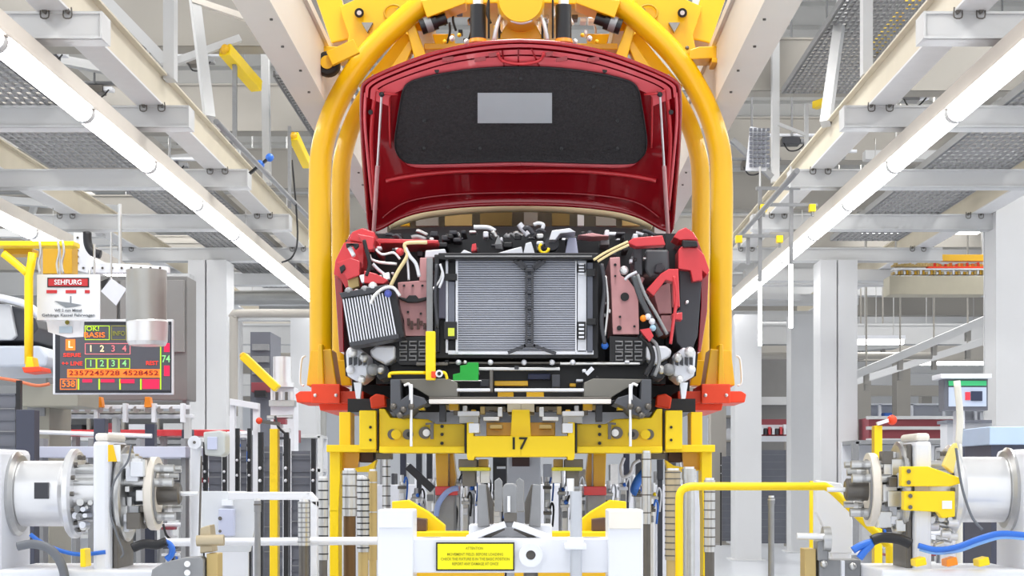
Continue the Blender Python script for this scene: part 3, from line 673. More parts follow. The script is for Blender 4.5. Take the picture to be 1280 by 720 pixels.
# centre bracket
m = MB()
for px in (658, 665.5): m.bar(P(px, 338, 4.93), P(px, 432, 4.93), .011, .02)
for a, b_ in (((643, 326), (657, 337)), ((681, 326), (667, 337)), ((645, 324), (655, 324)), ((669, 324), (680, 324)), ((657, 432), (635, 441)), ((667, 432), (695, 442)), ((655, 338), (669, 338)), ((655, 432), (669, 432)), ((649, 326), (658, 334)), ((676, 326), (666, 334))):
    m.bar(P(*a, 4.925), P(*b_, 4.925), .014, .02, (0, 1, 0))
for k in range(5): m.pb(656, 345+k*19, 667, 348+k*19, 4.92, .02)
m.build('centre_bracket', dgrey_m, rad)
MB().pb(548, 316, 748, 324, 4.9, .09).build('top_panel', black_m, rad, .004)
MB().tube([P(556, 320.5, 4.895), P(740, 320.5, 4.895)], .004, 6).build('top_edge', gsteel_m, rad)
# intercooler
def bil(c, s, t):
    a = (c[0][0]+(c[1][0]-c[0][0])*s, c[0][1]+(c[1][1]-c[0][1])*s); b_ = (c[3][0]+(c[2][0]-c[3][0])*s, c[3][1]+(c[2][1]-c[3][1])*s)
    return (a[0]+(b_[0]-a[0])*t, a[1]+(b_[1]-a[1])*t)
ic = [(427, 371), (486, 362), (497, 421), (437, 431)]
inter = part('intercooler', black_m, 4.86, .1, ic)
m = MB()
for i in range(17):
    s0 = (i+.2)/17; s1 = (i+.68)/17
    m.prism([bil(ic, s0, .05), bil(ic, s1, .05), bil(ic, s1, .95), bil(ic, s0, .95)], 4.845, .03)
m.build('fins', finw_m, inter)
m = MB(); m.prism([(424, 366), (485, 355), (487, 363), (427, 373)], 4.84, .1); m.build('end_tank', dgrey_m, inter, .004); m = MB(); m.prism([(436, 428), (498, 417), (499, 423), (438, 434)], 4.84, .1); m.build('end_tank', dgrey_m, inter, .004)
m = MB(); m.prism([(486, 360), (494, 362), (505, 420), (497, 424)], 4.86, .1); m.build('side_cover', black_m, inter)
for i, (px, py, r) in enumerate(((436, 364, .02), (446, 366, .018), (456, 362, .02), (466, 358, .022), (474, 362, .016))):
    MB().ball(P(px, py, 4.85), r, 10).build('fitting', chrome_m if i % 2 else gsteel_m, inter)
MB().ball(P(485, 367, 4.83), .018, 10).build('blue_cap', mat('blue cap', '#5561b8', .4), inter)
def hose(pts, Y, r, mt, nm='hose', par=None, n=8): return MB().tube(smooth_path([P(*p, Y) if len(p) == 2 else P(*p) for p in pts], 5), r, n).build(nm, mt, par or car)
hose([(463, 380), (468, 370), (480, 360), (492, 360), (500, 370)], 4.82, .008, chrome_m)
hose([(534, 303), (508, 304), (507, 312), (509, 320), (497, 340), (488, 358)], 4.9, .009, mat('cream hose', '#e3cf9c', .5))
hose([(507, 310), (512, 320), (520, 330), (524, 346)], 4.9, .009, finw_m)
hose([(508, 318), (510, 334), (511, 350)], 4.91, .006, finw_m)
hose([(462, 318), (464, 324), (475, 328), (496, 330)], 4.95, .007, chrome_m)
hose([(466, 330), (474, 338), (482, 344)], 4.92, .008, finw_m)
MB().ball(P(500, 315, 4.92), .02, 10).build('red_cap', redb_m, car)
MB().prism([(478, 342), (486, 340), (487, 348), (480, 350)], 4.9, .03).build('connector', paper_m, car)
# top crossing rods on the right
hose([(742, 325), (758, 315), (785, 302)], 4.85, .006, mat('cream hose', '#e3cf9c', .5), 'stay_rod')
hose([(747, 327), (765, 316), (786, 306)], 4.85, .006, mat('cream hose', '#e3cf9c', .5), 'stay_rod')
hose([(792, 345), (800, 370), (812, 395), (826, 420)], 4.9, .014, mat('slate plastic', '#54585c'))
hose([(797, 343), (806, 368), (820, 392), (834, 418)], 4.88, .008, gsteel_m)
hose([(800, 360), (802, 380), (812, 400)], 4.9, .006, black_m)
MB().ball(P(780, 338, 4.93), .022, 12).build('round_connector', chrome_m, car)
hose([(781, 350), (786, 345), (796, 340)], 4.92, .008, finw_m)
MB().prism([(800, 412), (812, 410), (817, 420), (812, 427), (806, 420)], 4.86, .03).build('red_connector', redb_m, car)
for (px, py, mt) in ((804, 398, orl_m), (810, 396, finw_m), (815, 402, finw_m), (816, 410, mat('pale blue connector', '#9fc3d8'))):
    MB().ball(P(px, py, 4.87), .016, 8).build('connector', mt, car)
# engine top clutter
rnd = random.Random(3)
ec = [dgrey_m, black_m, gsteel_m, dgrey_m, finw_m, black_m, dgrey_m, steel_m]
for i in range(130):
    px = 478+rnd.random()*340; py = 287+rnd.random()*27; w_ = 3+rnd.random()*9; h_ = 2+rnd.random()*6; Y = 5.15+rnd.random()*.5
    mt = ec[rnd.randrange(len(ec))]
    if i % 3: MB().pb(px, py, px+w_, py+h_, Y, .05+rnd.random()*.1).build('engine_fitting', mt, car, .006)
    else: MB().tube(smooth_path([P(px, py, Y), P(px+w_*.6, py-3+rnd.random()*6, Y), P(px+w_*1.5, py+rnd.random()*6, Y)], 4), .007+rnd.random()*.007, 8).build('engine_hose', mt, car)
MB().tube(smooth_path([P(592, 284, 5.3), P(604, 284, 5.3), P(612, 285, 5.3), P(619, 289, 5.3)], 4), .012, 10).build('white_pipe', paper_m, car)
MB().cyl(P(649, 280, 5.2), P(660, 294, 5.2), .016, 12).build('silver_tube', finw_m, car)
MB().tube(smooth_path([P(667, 281, 5.3), P(673, 279, 5.3), P(679, 281, 5.3), P(678, 286, 5.3)], 4), .01, 8).build('white_hook', paper_m, car)
for i, (pl, mt) in enumerate((([(654, 318), (657, 304), (664, 302), (669, 318)], finw_m), ([(616, 318), (640, 311), (652, 308), (654, 318)], finw_m), ([(706, 318), (710, 297), (720, 297), (723, 318)], mat('lavender casting', '#b8bcd4', .4)), ([(574, 318), (580, 312), (590, 316), (598, 318)], finw_m),
      ([(531, 322), (532, 313), (556, 311), (560, 322)], finw_m), ([(589, 314), (590, 305), (595, 304), (596, 312)], redb_m), ([(686, 300), (690, 288), (712, 285), (720, 290), (700, 292), (694, 300)], finw_m), ([(618, 306), (623, 293), (628, 306)], gsteel_m), ([(722, 294), (740, 291), (762, 295), (740, 296)], pink_m))):
    part('engine_casting', mt, 5.05+.03*(i % 3), .1, pl)
yr = MB().tube([P(680+6*math.cos(a*math.pi/6), 310+6*math.sin(a*math.pi/6), 5.02) for a in range(9)], .007, 8); yr.build('yellow_clamp_ring', yel2_m, car)
MB().lathe(P(690, 304, 5.1), (0, 1, 0), [(0, 0), (0, .02), (0, .035), (.05, .035), (.05, 0)], 18).build('pulley', dgrey_m, car)
# lower front: castings, grille-like ducts, crossmember
for s in (0, 1):
    g = (lambda Lx: mir(Lx)) if s else (lambda Lx: Lx)
    x = lambda v: MX(v) if s else v
    k = part('suspension_casting', finw_m, 4.95, .2, g([(432, 438), (448, 434), (458, 442), (461, 468), (448, 478), (434, 470)]), g([(462, 438), (470, 432), (494, 432), (494, 448), (482, 456), (464, 446)]), bev=.01)
    part('casting_slot', dgrey_m, 4.94, .03, *[g([(436+6*i, 447), (440+6*i, 446), (440+6*i, 455), (436+6*i, 457)]) for i in range(4)], par=k, bev=0)
    for (a, b_, r, mt) in ((440, 440, .026, chrome_m), (455, 447, .024, steel_m), (466, 462, .03, gsteel_m), (452, 474, .02, chrome_m), (476, 462, .022, steel_m), (438, 462, .022, finw_m)):
        MB().ball(P(x(a), b_, 4.93), r, 12).build('casting_boss', mt, k)
    MB().prism(g([(468, 450), (484, 456), (490, 470), (474, 475), (466, 462)]), 5.0, .15).build('wheel_hub', dgrey_m, car, .008)
    MB().prism(g([(442, 478), (452, 478), (450, 498), (445, 498)]), 4.94, .03).build('strap', finw_m, car)
    # crash absorber with meandering ribs
    q = MB(); q.prism(g([(494, 422), (540, 420), (540, 456), (500, 456), (492, 446)]), 4.98, .3); cq = q.build('lower_duct', black_m, car)
    for j in range(3):
        for r_ in range(2):
            cx0 = 500+j*12; cy0 = 427+r_*13
            pts = [(cx0+9, cy0), (cx0, cy0), (cx0, cy0+5), (cx0+8, cy0+5), (cx0+8, cy0+10), (cx0-1, cy0+10)]
            MB().tube([P(x(a), b_, 4.972) for a, b_ in pts], .005, 6).build('duct_rib', gsteel_m, cq)
    # grey plate and bracket
    part('under_shield', mat('taupe shield', '#77756f', .5, .2), 4.9, .3, g([(492, 474), (560, 473), (572, 478), (572, 496), (538, 497), (520, 486)]))
    part('subframe_bracket', mat('slate steel', '#56585e', .5, .3), 4.85, .2, g([(488, 474), (500, 474), (501, 500), (512, 492), (530, 497), (534, 504), (520, 510), (512, 518), (498, 522), (488, 512)]))
    for (a, b_) in ((492, 508), (504, 512), (500, 519), (514, 508)): MB().ball(P(x(a), b_, 4.84), .016, 10).build('bush', dsteel_m, car)
    MB().tube(smooth_path([P(x(505), 482, 4.82), P(x(511), 480, 4.82), P(x(513), 486, 4.82), P(x(513), 500, 4.82)], 4), .007, 8).build('hook', chrome_m, car)
m = MB().pb(488, 452, 815, 500, 5.05, .3); m.build('crossmember', black_m, car)
def rod(x0, x1, y, h_, Y, mt, nm='rod'): return MB().pb(x0, y, x1, y+h_, Y, .03).build(nm, mt, car, .003)
rod(548, 770, 452, 3, 4.98, dsteel_m); rod(598, 700, 459, 4, 4.95, steel_m); rod(520, 560, 453, 4, 4.95, dsteel_m); rod(700, 800, 453, 3, 4.96, steel_m)
rod(570, 614, 485.5, 4, 4.9, finw_m); rod(618, 730, 485.5, 4, 4.9, finw_m); rod(536, 764, 499, 5.5, 4.86, mat('white rail paint', '#e4e0dc', .5), 'cross_bar'); rod(536, 764, 496, 3, 4.88, dsteel_m)
rod(560, 602, 475, 1.5, 4.9, steel_m)
for (x0, x1, y0, y1, Y, mt) in ((612, 616, 462, 490, 4.9, dsteel_m), (618, 660, 476, 482, 5.0, yel_m), (622, 642, 490, 496, 5.0, yel_m), (660, 688, 467, 474, 5.0, mat('navy part', '#2e3350')), (658, 680, 490, 497, 4.99, yel_m), (690, 700, 468, 484, 4.95, dgrey_m), (712, 720, 479, 483, 5.0, yel_m), (720, 729, 474, 477, 4.98, finw_m), (600, 612, 474, 483, 4.95, dgrey_m)):
    MB().pb(x0, y0, x1, y1, Y, .05).build('lower_fitting', mt, car, .003)
MB().bar(P(733, 468, 4.95), P(741, 460, 4.95), .02, .015, (0, 1, 0)).build('clip', finw_m, car)
for px in (573, 613, 690, 716, 655): MB().ball(P(px, 453, 4.95), .014, 8).build('clip', finw_m, car)
part('green_tape', green_m, 4.9, .04, [(575, 457), (583, 456), (585, 453), (598, 453), (598, 476), (566, 476), (566, 468), (575, 466)], bev=.002)
MB().pb(532, 414, 544, 475, 4.84, .03).build('yellow_tag', yel2_m, car, .004)
hose([(487, 472), (488, 467), (500, 466), (532, 466)], 4.86, .008, yel2_m)
hose([(548, 466), (556, 466), (559, 474)], 4.86, .007, yel2_m)
MB().cyl(P(549, 467, 4.83), P(549, 467, 4.86), .018, 16).build('white_knob', paper_m, car); MB().cyl(P(549, 467, 4.826), P(549, 467, 4.86), .009, 12).build('knob_centre', black_m, car); MB().pb(539, 464, 545, 472, 4.83, .02).build('red_knob', ora_m, car, .003)
MB().ball(P(756, 432, 4.95), .018, 10).build('blue_connector', blue_m, car)
MB().box(-.95, .85, 5.3, 9.2, EYE+.33, EYE+.4).build('underbody', black_m, car)
for s in (-1, 1):
    for y in (5.9, 8.6):
        MB().box(s*.72-.05-.1, s*.72-.05+.1, y-.15, y+.15, EYE+.26, EYE+.345).build('jacking_block', dsteel_m, car)

for pts, r, mt in (([(455, 300), (458, 312), (462, 330), (458, 345)], .01, black_m), ([(470, 312), (478, 318), (492, 316), (500, 324)], .006, chrome_m), ([(842, 345), (846, 370), (842, 400), (838, 430)], .008, redb_m),
      ([(800, 420), (812, 432), (816, 450), (806, 470)], .012, black_m), ([(806, 420), (820, 430), (824, 452), (818, 470)], .009, gsteel_m), ([(550, 330), (554, 345), (549, 360)], .006, finw_m), ([(541, 362), (550, 350), (553, 338)], .006, steel_m),
      ([(752, 330), (756, 360), (752, 400), (756, 430)], .01, dgrey_m), ([(757, 345), (760, 380), (756, 420)], .006, steel_m), ([(546, 330), (544, 370), (547, 410)], .008, dgrey_m)):
    hose(pts, 4.9, r, mt, 'harness')
for i in range(40):
    px, py = ((rnd.uniform(748, 762), rnd.uniform(325, 440)), (rnd.uniform(455, 495), rnd.uniform(305, 350)), (rnd.uniform(782, 806), rnd.uniform(320, 345)), (rnd.uniform(498, 800), rnd.uniform(448, 470)))[i % 4]
    MB().pb(px, py, px+rnd.uniform(2, 6), py+rnd.uniform(2, 5), 4.93+rnd.random()*.05, .03).build('small_clip', (finw_m, dgrey_m, gsteel_m, steel_m, black_m)[i % 5], car, .003)
# ================================================================= yellow lifting frame 17
YF = 5.0
fr = empty('lifting_frame', (-.05, 5.3, 0), 'bright yellow lifting frame marked 17 under the red car', 'lifting frame')
for s in (0, 1):
    g = (lambda Lx: mir(Lx)) if s else (lambda Lx: Lx)
    x = lambda v: MX(v) if s else v
    def pb_(x0, y0, x1, y1, Y, d, nm, mt, par=fr, bev=.003):
        a, b_ = sorted((x(x0), x(x1))); return MB().pb(a, y0, b_, y1, Y, d).build(nm, mt, par, bev)
    b = MB(); b.prism(g([(449, 513), (470, 513), (470, 562), (449, 562)]), YF, .12); b.prism(g([(474, 511), (481, 511), (488, 522), (535, 524), (545, 530), (581, 530), (581, 563), (474, 563)]), YF+.02, .14)
    bm = b.build('side_beam', yel2_m, fr, .004)
    pb_(470, 511, 474, 563, YF+.03, .1, 'gap_plate', black_m)
    pb_(474, 558, 581, 566, YF-.03, .2, 'lower_flange', yel2_m)
    for (hx, hy, r) in ((491, 543, .026), (510, 543, .026), (531, 541, .03)):
        MB().cyl(P(x(hx), hy, YF+.012), P(x(hx), hy, YF+.03), r, 20).build('hole', dsteel_m, bm)
    MB().cyl(P(x(495), 543, YF+.006), P(x(495), 543, YF+.02), .024, 20).build('hole_cover', yel2_m, bm)
    for (hx, hy, r) in ((512, 543, .014), (533, 541, .018)): MB().cyl(P(x(hx), hy, YF+.008), P(x(hx), hy, YF+.03), r, 14).build('bearing', chrome_m if hx > 520 else black_m, bm)
    for hy in (533, 543, 554): MB().cyl(P(x(552.5), hy, YF+.01), P(x(552.5), hy, YF+.03), .0085, 10).build('bolt_hole', black_m, bm)
    for (hx, hy) in ((463, 534), (463, 550), (589, 533), (589, 551)): MB().cyl(P(x(hx), hy, YF-.006), P(x(hx), hy, YF+.01), .007, 8).build('bolt_hole', black_m, bm)
    b = MB(); b.bar(P(x(532), 530, YF-.01), P(x(543), 529, YF-.01), .01, .01); b.bar(P(x(540), 530, YF-.01), P(x(540), 549, YF-.01), .016, .016); b.build('lever', dsteel_m, fr)
    # centre plate half
    b = MB(); b.prism(g([(583.5, 528), (592, 528), (592, 545), (652, 545), (652, 571), (593, 571), (592, 575), (585, 575), (583.5, 571)]), YF-.05, .14); b.build('centre_plate', yel2_m, fr, .003)
    pb_(580.5, 529, 583, 566, YF-.045, .1, 'gap_plate', black_m)
    b = MB(); b.prism(g([(640, 512), (652, 512), (652, 546), (638, 546)]), YF, .3); b.build('centre_block', yel2_m, fr, .004)
    pb_(634, 502, 652, 515, YF+.01, .3, 'top_pad', mat('cream pad', '#cfc8b4', .6))
    pb_(608, 528, 640, 545, YF+.05, .2, 'inner_block', yel_m)
    pb_(572, 514, 599, 520, YF-.03, .15, 'gripper_cap', white_m); pb_(574, 520, 598, 529, YF-.01, .12, 'gripper_body', beam_m); pb_(586, 529, 599, 541, YF-.07, .1, 'gripper_foot', white_m)
    pb_(604, 521, 624, 526, YF, .1, 'clamp_bar', white_m); pb_(600, 508, 632, 513, YF+.1, .1, 'clamp_bar', beige_m); pb_(612, 531, 628, 536, YF+.0, .1, 'clamp_bar', tan_m)
    for k in range(7):
        MB().pb(*((lambda a, b_: (min(a, b_), 506+(k*5) % 9, max(a, b_), 512+(k*7) % 11))(x(556+k*11), x(562+k*11))), YF+.02*(k % 3), .06).build('small_fitting', (tan_m, dsteel_m, steel_m, yel_m)[k % 4], fr, .003)
    pb_(549, 506, 557, 527, YF-.04, .06, 'cylinder_block', dgrey_m); pb_(519, 505, 530, 512, YF-.04, .08, 'yellow_block', yel2_m)
    pb_(513, 480, 516, 505, YF-.2, .01, 'rod_top', chrome_m)
    MB().cyl(P(x(514), 558, YF-.15), P(x(514), 505, YF-.15), .007, 10).build('guide_rod', chrome_m, fr)
    pb_(561, 503, 573, 513, YF, .08, 'yellow_block', yel_m)
    # outer leg frame
    pb_(424, 515, 438, 560, YF+.1, .12, 'upright', yel2_m)
    pb_(408, 556, 470, 565, YF+.02, .3, 'top_rail', yel2_m)
    b = MB().prism(g([(412, 563), (425, 563), (425, 600), (423, 640), (412, 640)]), YF+.05, .1); a_ = P(x(412), 640, YF+.05); b_ = P(x(423), 640, YF+.05)
    b.box(min(a_.x, b_.x), max(a_.x, b_.x), YF+.05, YF+.15, 0, a_.z+.01); b.build('leg', yel2_m, fr, .004)
    b = MB().prism(g([(425, 565), (449, 565), (449, 572), (447, 588), (425, 588)]), YF+.12, .05); b.build('corner_gusset', yel_m, fr)
    b = MB().prism(g([(425, 588), (460, 582), (470, 575), (466, 590), (447, 590)]), YF+.1, .06); b.build('corner_gusset', yel2_m, fr)
    pb_(450, 563, 467, 578, YF+.14, .12, 'motor_block', brown_m); pb_(470, 566, 488, 574, YF+.12, .1, 'motor_block', dsteel_m)
    # inner legs
    b = MB().prism(g([(544, 562), (560, 562), (560, 614), (546, 614)]), YF+.35, .12); b.prism(g([(562, 562), (566, 562), (570, 596), (567, 614), (562, 614)]), YF+.4, .1); b.build('inner_leg', yel_m, fr, .003)
    a_ = P(x(545), 614, YF+.35); b_ = P(x(568), 614, YF+.35)
    MB().box(min(a_.x, b_.x), max(a_.x, b_.x), YF+.33, YF+.5, .0, a_.z-.02).build('pedestal', gsteel_m, fr, .004)
    pb_(544, 608, 572, 619, YF+.3, .2, 'red_foot', redb_m)
    # grey gripper under the centre
    pb_(573, 574, 596, 586, YF+.05, .15, 'grey_block', brown_m if 0 else dsteel_m); pb_(574, 584, 612, 588.5, YF+.03, .18, 'yellow_strip', mat('lime edge paint', '#d6cf2a', .5))
    pb_(578, 588, 594, 608, YF+.08, .15, 'grey_block', dsteel_m); pb_(598, 574, 610, 584, YF+.1, .1, 'grey_block', tan_m); pb_(600, 588, 612, 604, YF+.12, .1, 'grey_block', steel_m)
text('17', 648, 555, YF-.053, 15.5, mat('black lettering', '#1a1a12', .6), fr, 'number_marking', 19)

# ================================================================= front white fixture
YW = 3.6
fx = empty('white_fixture', (-.05, 3.7, 0), 'white steel fixture frame at the bottom centre with a yellow notice plate', 'fixture')
def to_floor(m, px0, px1, pytop, Y, d):
    a = P(px0, pytop, Y); b_ = P(px1, pytop, Y); m.box(a.x, b_.x, Y, Y+d, 0, a.z); return m
to_floor(MB(), 472, 516, 637, YW, .13).build('post', white_m, fx, .006)
to_floor(MB(), 760, 804, 637, YW, .13).build('post', white_m, fx, .006)
MB().pb(473, 637.5, 515, 660, YW-.006, .02).build('post_cap', white_m, fx, .003)
MB().pb(761, 638, 802, 661, YW-.006, .02).build('post_cap', mat('ivory paint', '#ece6dc', .4), fx, .003)
MB().pb(514, 673, 762, 716, YW+.02, .1).build('crossbar', white_m, fx, .005)
for x0, x1 in ((526, 552), (728, 752)):
    MB().lathe(P((x0+x1)/2, 674, YW+.07), (0, 0, 1), [(0, 0), (0, .036), (.006, .036), (.006, 0)], 20).build('port', dsteel_m, fx)
pl = MB().pb(545, 678, 643, 713.5, YW+.012, .01).build('notice_plate', black_m, fx)
MB().pb(547, 680, 641.3, 711.5, YW+.009, .006).build('plate_face', mat('notice yellow', '#fff200', .5), pl)
tm = mat('olive lettering', '#9a9418', .6)
text('ATTENTION', 593, 685.5, YW+.007, 3.4, tm, pl, 'lettering', 22, .0005)
text('MOVEMENT FIELD. BEFORE LOADING', 594, 693, YW+.007, 3.4, tm, pl, 'lettering', 70, .0005)
text('CHECK THE FIXTURE IS IN THE BASIC POSITION', 594, 699, YW+.007, 3.4, tm, pl, 'lettering', 86, .0005)
text('REPORT ANY DAMAGE AT ONCE', 594, 705, YW+.007, 3.4, tm, pl, 'lettering', 58, .0005)
MB().lathe(P(663.5, 694, YW-.01), (0, 1, 0), [(0, .017), (0, .042), (.03, .042), (.03, .017), (0, .017)], 28).build('ring', white_m, fx)
MB().cyl(P(663.5, 694, YW+.012), P(663.5, 694, YW+.03), .019, 20).build('bore', dsteel_m, fx)
MB().cyl(P(663.5, 716, YW+.06), (P(663.5, 716, YW+.06).x, YW+.06, 0), .026, 16).build('stem', dsteel_m, fx)
for s in (0, 1):
    x = lambda v: 1273-v if s else v
    MB().bar(P(x(584), 673, YW+.06), P(x(632), 655, YW+.06), .05, .022).build('diagonal_arm', white_m, fx, .003)
    MB().bar(P(x(599), 676, YW+.1), P(x(630), 660, YW+.1), .03, .014).build('arm_underside', dsteel_m, fx)
    q = MB(); q.prism([(x(a), b_) for a, b_ in [(597, 606), (607, 605), (612, 658), (597, 659)]], YW+.1, .03); fin = q.build('locating_fin', gsteel_m, fx, .003)
    q = MB(); q.prism([(x(a), b_) for a, b_ in [(604, 605), (609, 606), (617, 628), (617, 655), (611, 655)]], YW+.14, .03); q.build('locating_fin', dsteel_m, fx, .003)
    q = MB(); q.prism([(x(a), b_) for a, b_ in [(618, 601), (624, 597), (628, 602), (628, 640), (618, 640)]], YW+.35, .03); q.build('locating_fin', gsteel_m, fx, .003)
b = MB(); b.prism([(628, 609), (632, 604), (643, 604), (647, 609), (646, 642), (644, 656), (641, 659), (634, 659), (631, 656), (629, 642)], YW+.05, .05); pn = b.build('locating_pin', gsteel_m, fx, .006)
MB().pb(630, 641, 646, 653, YW+.045, .03).build('pin_base', dsteel_m, pn, .004)
MB().cyl(P(636, 640, YW+.045), P(636, 620, YW+.045), .006, 8).build('pin_groove', chrome_m, pn)
MB().pb(586, 656, 690, 674, YW+.12, .1).build('carrier_plate', white_m, fx, .004)
MB().cyl((P(720, 720, YW-.02).x, YW-.02, 0), P(720, 614, YW-.02), .021, 20).build('silver_post', mat('satin aluminium', '#bfc2c8', .3, .5), fx)
MB().pb(706, 680, 733, 687, YW-.06, .08).build('collar', white_m, fx, .004); MB().pb(709, 672, 730, 681, YW-.05, .07).build('collar', white_m, fx, .006)
MB().cyl(P(713, 614, YW-.01), P(713, 598, YW-.01), .013, 12).build('post_tip', chrome_m, fx)
# yellow trestle behind the white fixture
ye = empty('yellow_trestle', (-.05, 4.3, 0), 'bright yellow angled trestle just behind the white fixture', 'trestle')
for s in (0, 1):
    g = (lambda Lx: [(1273-a, b_) for a, b_ in Lx]) if s else (lambda Lx: Lx)
    MB().prism(g([(490, 627), (510, 625), (535, 640), (556, 657), (556, 668), (536, 668), (508, 645), (490, 640)]), 4.1, .05).build('gusset', yel2_m, ye, .003)
    MB().prism(g([(508, 665), (628, 665), (628, 675), (508, 675)]), 4.0, .08).build('rail', yel2_m, ye, .003)
    MB().prism(g([(516, 647), (533, 649), (533, 664), (516, 664)]), 4.05, .08).build('end_block', brown_m, ye, .003)
    a_ = sorted((P(g([(500, 640)])[0][0], 0, 4.15).x, P(g([(518, 640)])[0][0], 0, 4.15).x)); MB().box(a_[0], a_[1], 4.16, 4.25, 0, EYE-.15).build('leg', yel2_m, ye, .004)
    MB().prism(g([(500, 712), (630, 712), (630, 730), (500, 730)]), 3.95, .1).build('rail', yel_m, ye, .003)

# ================================================================= ribbed spindle columns
def spindle(px, r_px, top, split, Y, mt, mt2, rib, lab, n=9):
    p = P(px, top, Y); r = r_px*Y/F; zs = P(px, split, Y).z
    root = empty('spindle_column', (p.x, Y, 0), lab, 'column')
    MB().cyl((p.x, Y, zs), (p.x, Y, p.z), r, 20).build('sleeve', mt, root)
    m = MB()
    for k in range(n):
        z = zs+(p.z-zs)*(k+.6)/n
        m.lathe((p.x, Y, z), (0, 0, 1), [(0, r*.9), (0, r*1.07), (.006, r*1.07), (.006, r*.9)], 20)
    m.build('rings', rib, root)
    MB().cyl((p.x, Y, 0), (p.x, Y, zs), r*.86, 20).build('shaft', mt2, root)
    MB().cyl((p.x, Y, p.z), (p.x, Y, p.z+.01), r*.8, 16).build('cap', chrome_m, root)
spindle(380, 7.5, 627, 682, 4.4, steel_m, dsteel_m, gsteel_m, 'ribbed grey spindle column at the end of the white rail, left of the yellow leg')
spindle(404, 6, 598, 700, 4.7, steel_m, dsteel_m, black_m, 'slim ribbed spindle column just left of the yellow frame leg')
spindle(437, 9, 588, 645, 4.75, steel_m, mat('bronze shaft', '#6b5032', .35, .6), dsteel_m, 'smooth steel spindle column with a bronze shaft right of the left yellow leg', 4)
spindle(454, 7.5, 598, 690, 4.9, steel_m, tan_m, black_m, 'densely ribbed spindle column in the left group of columns', 12)
spindle(466, 5.5, 589, 700, 4.95, tan_m, tan_m, steel_m, 'beige spindle column next to the left white post', 3)
spindle(808, 6, 566, 655, 4.95, steel_m, dsteel_m, dsteel_m, 'dark slender spindle column right of the right white post', 4)
spindle(841, 9.5, 588, 700, 4.8, mat('beige steel', '#b9ab90', .35, .5), tan_m, dsteel_m, 'densely ribbed beige spindle column in the right group of columns', 14)
spindle(861, 8.5, 586, 600, 4.95, steel_m, steel_m, steel_m, 'smooth silver column in the right group of columns', 2)
spindle(887, 7, 600, 690, 4.7, steel_m, dsteel_m, dsteel_m, 'ribbed grey spindle column under the right end of the yellow frame', 8)
spindle(322, 4.5, 626, 640, 4.3, gsteel_m, gsteel_m, dsteel_m, 'plain grey round post in front of the left black fence', 1)
spindle(964, 4.5, 622, 630, 5.2, gsteel_m, gsteel_m, steel_m, 'plain grey round post right of the white column', 1)
spindle(483, 5, 567, 640, 6.0, steel_m, steel_m, black_m, 'slim steel column behind the left white post', 6)

# ================================================================= rails and pipes
def thing_tube(name, pts, r, mt, lab, cat, n=12, sub=4): return tag(MB().tube(smooth_path(pts, sub), r, n).build(name, mt), lab, cat)
g0 = P(849, 690, 4.15)
thing_tube('yellow_guard_rail', [(g0.x, 4.15, 0), (g0.x, 4.15, 1.0), P(849, 660, 4.15), P(849, 628, 4.15), P(851, 615, 4.15), P(860, 609, 4.15), P(880, 608, 4.15), P(950, 608, 4.15), P(1020, 608, 4.15), P(1034, 609, 4.15), P(1050, 622, 4.15), P(1080, 652, 4.15), P(1108, 680, 4.15), P(1112, 700, 4.15), (P(1112, 0, 4.15).x, 4.15, .6), (P(1112, 0, 4.15).x, 4.15, 0)], .0165, yel2_m, 'yellow tube guard rail bending down, right of the lifting frame', 'rail', 12, 5)
wr = empty('white_rail', P(340, 720, 4.4), 'white round rail with a bent upper bar in front of the left black fence', 'rail')
MB().cyl(P(205, 678, 4.45), P(472, 676, 4.45), .018, 14).build('lower_tube', white_m, wr)
m = MB(); m.pb(285, 615, 387, 625, 4.5, .04); m.prism([(383, 615), (388, 615), (396, 624), (396, 634), (388, 628)], 4.5, .04); a_ = P(388, 626, 4.5); b_ = P(396, 626, 4.5); m.box(a_.x, b_.x, 4.5, 4.54, 0, a_.z); m.build('upper_frame', white_m, wr, .004)
yp = empty('yellow_post', (P(342, 0, 6.0).x, 6, 0), 'square yellow post standing at the left black fence', 'post')
to_floor(MB(), 337, 347, 536, 6.0, .05).build('post', yel2_m, yp, .003); MB().box(P(337, 0, 6).x-.04, P(347, 0, 6).x+.04, 5.96, 6.1, 0, .02).build('base', yel2_m, yp)
yp = empty('yellow_post', (P(1098, 0, 6.0).x, 6, 0), 'square yellow post with an orange light behind the right drum machine', 'post')
to_floor(MB(), 1093, 1103, 532, 6.0, .05).build('post', yel2_m, yp, .003); MB().ball(P(1115, 525, 6), .03, 10).build('orange_lamp', ora_m, yp); MB().bar(P(1096, 530, 6), P(1115, 524, 6), .02, .02).build('bracket', white_m, yp)
# black fences
def fence(px0, px1, top, Y, lab, cols):
    root = empty('mesh_fence', (P((px0+px1)/2, 0, Y).x, Y, 0), lab, 'fence')
    zt = P(0, top, Y).z; xa = P(px0, 0, Y).x; xb = P(px1, 0, Y).x
    for i in range(cols+1):
        x = xa+(xb-xa)*i/cols; MB().box(x-.015, x+.015, Y-.015, Y+.015, 0, zt+.08).build('post', black_m, root)
        for zz in (.35, .75): MB().ball((x, Y-.02, EYE-.0+(zt-EYE)*zz-.1), .011, 8).build('clamp', white_m, root)
    for i in range(cols):
        x0 = xa+(xb-xa)*i/cols+.025; x1 = xa+(xb-xa)*(i+1)/cols-.025; m = MB(); z = .1
        m.box(x0, x1, Y, Y+.006, .1, zt-.01)
        while z < zt: m.box(x0, x1, Y-.008, Y-.001, z, z+.006); z += .09
        k = 0
        m.mi = 0
        s_ = m; s_.use(1); z = .15
        while z < zt: s_.box(x0, x1, Y-.012, Y-.008, z, z+.006); z += .16
        s_.build('panel', [fence_m, gsteel_m], root)
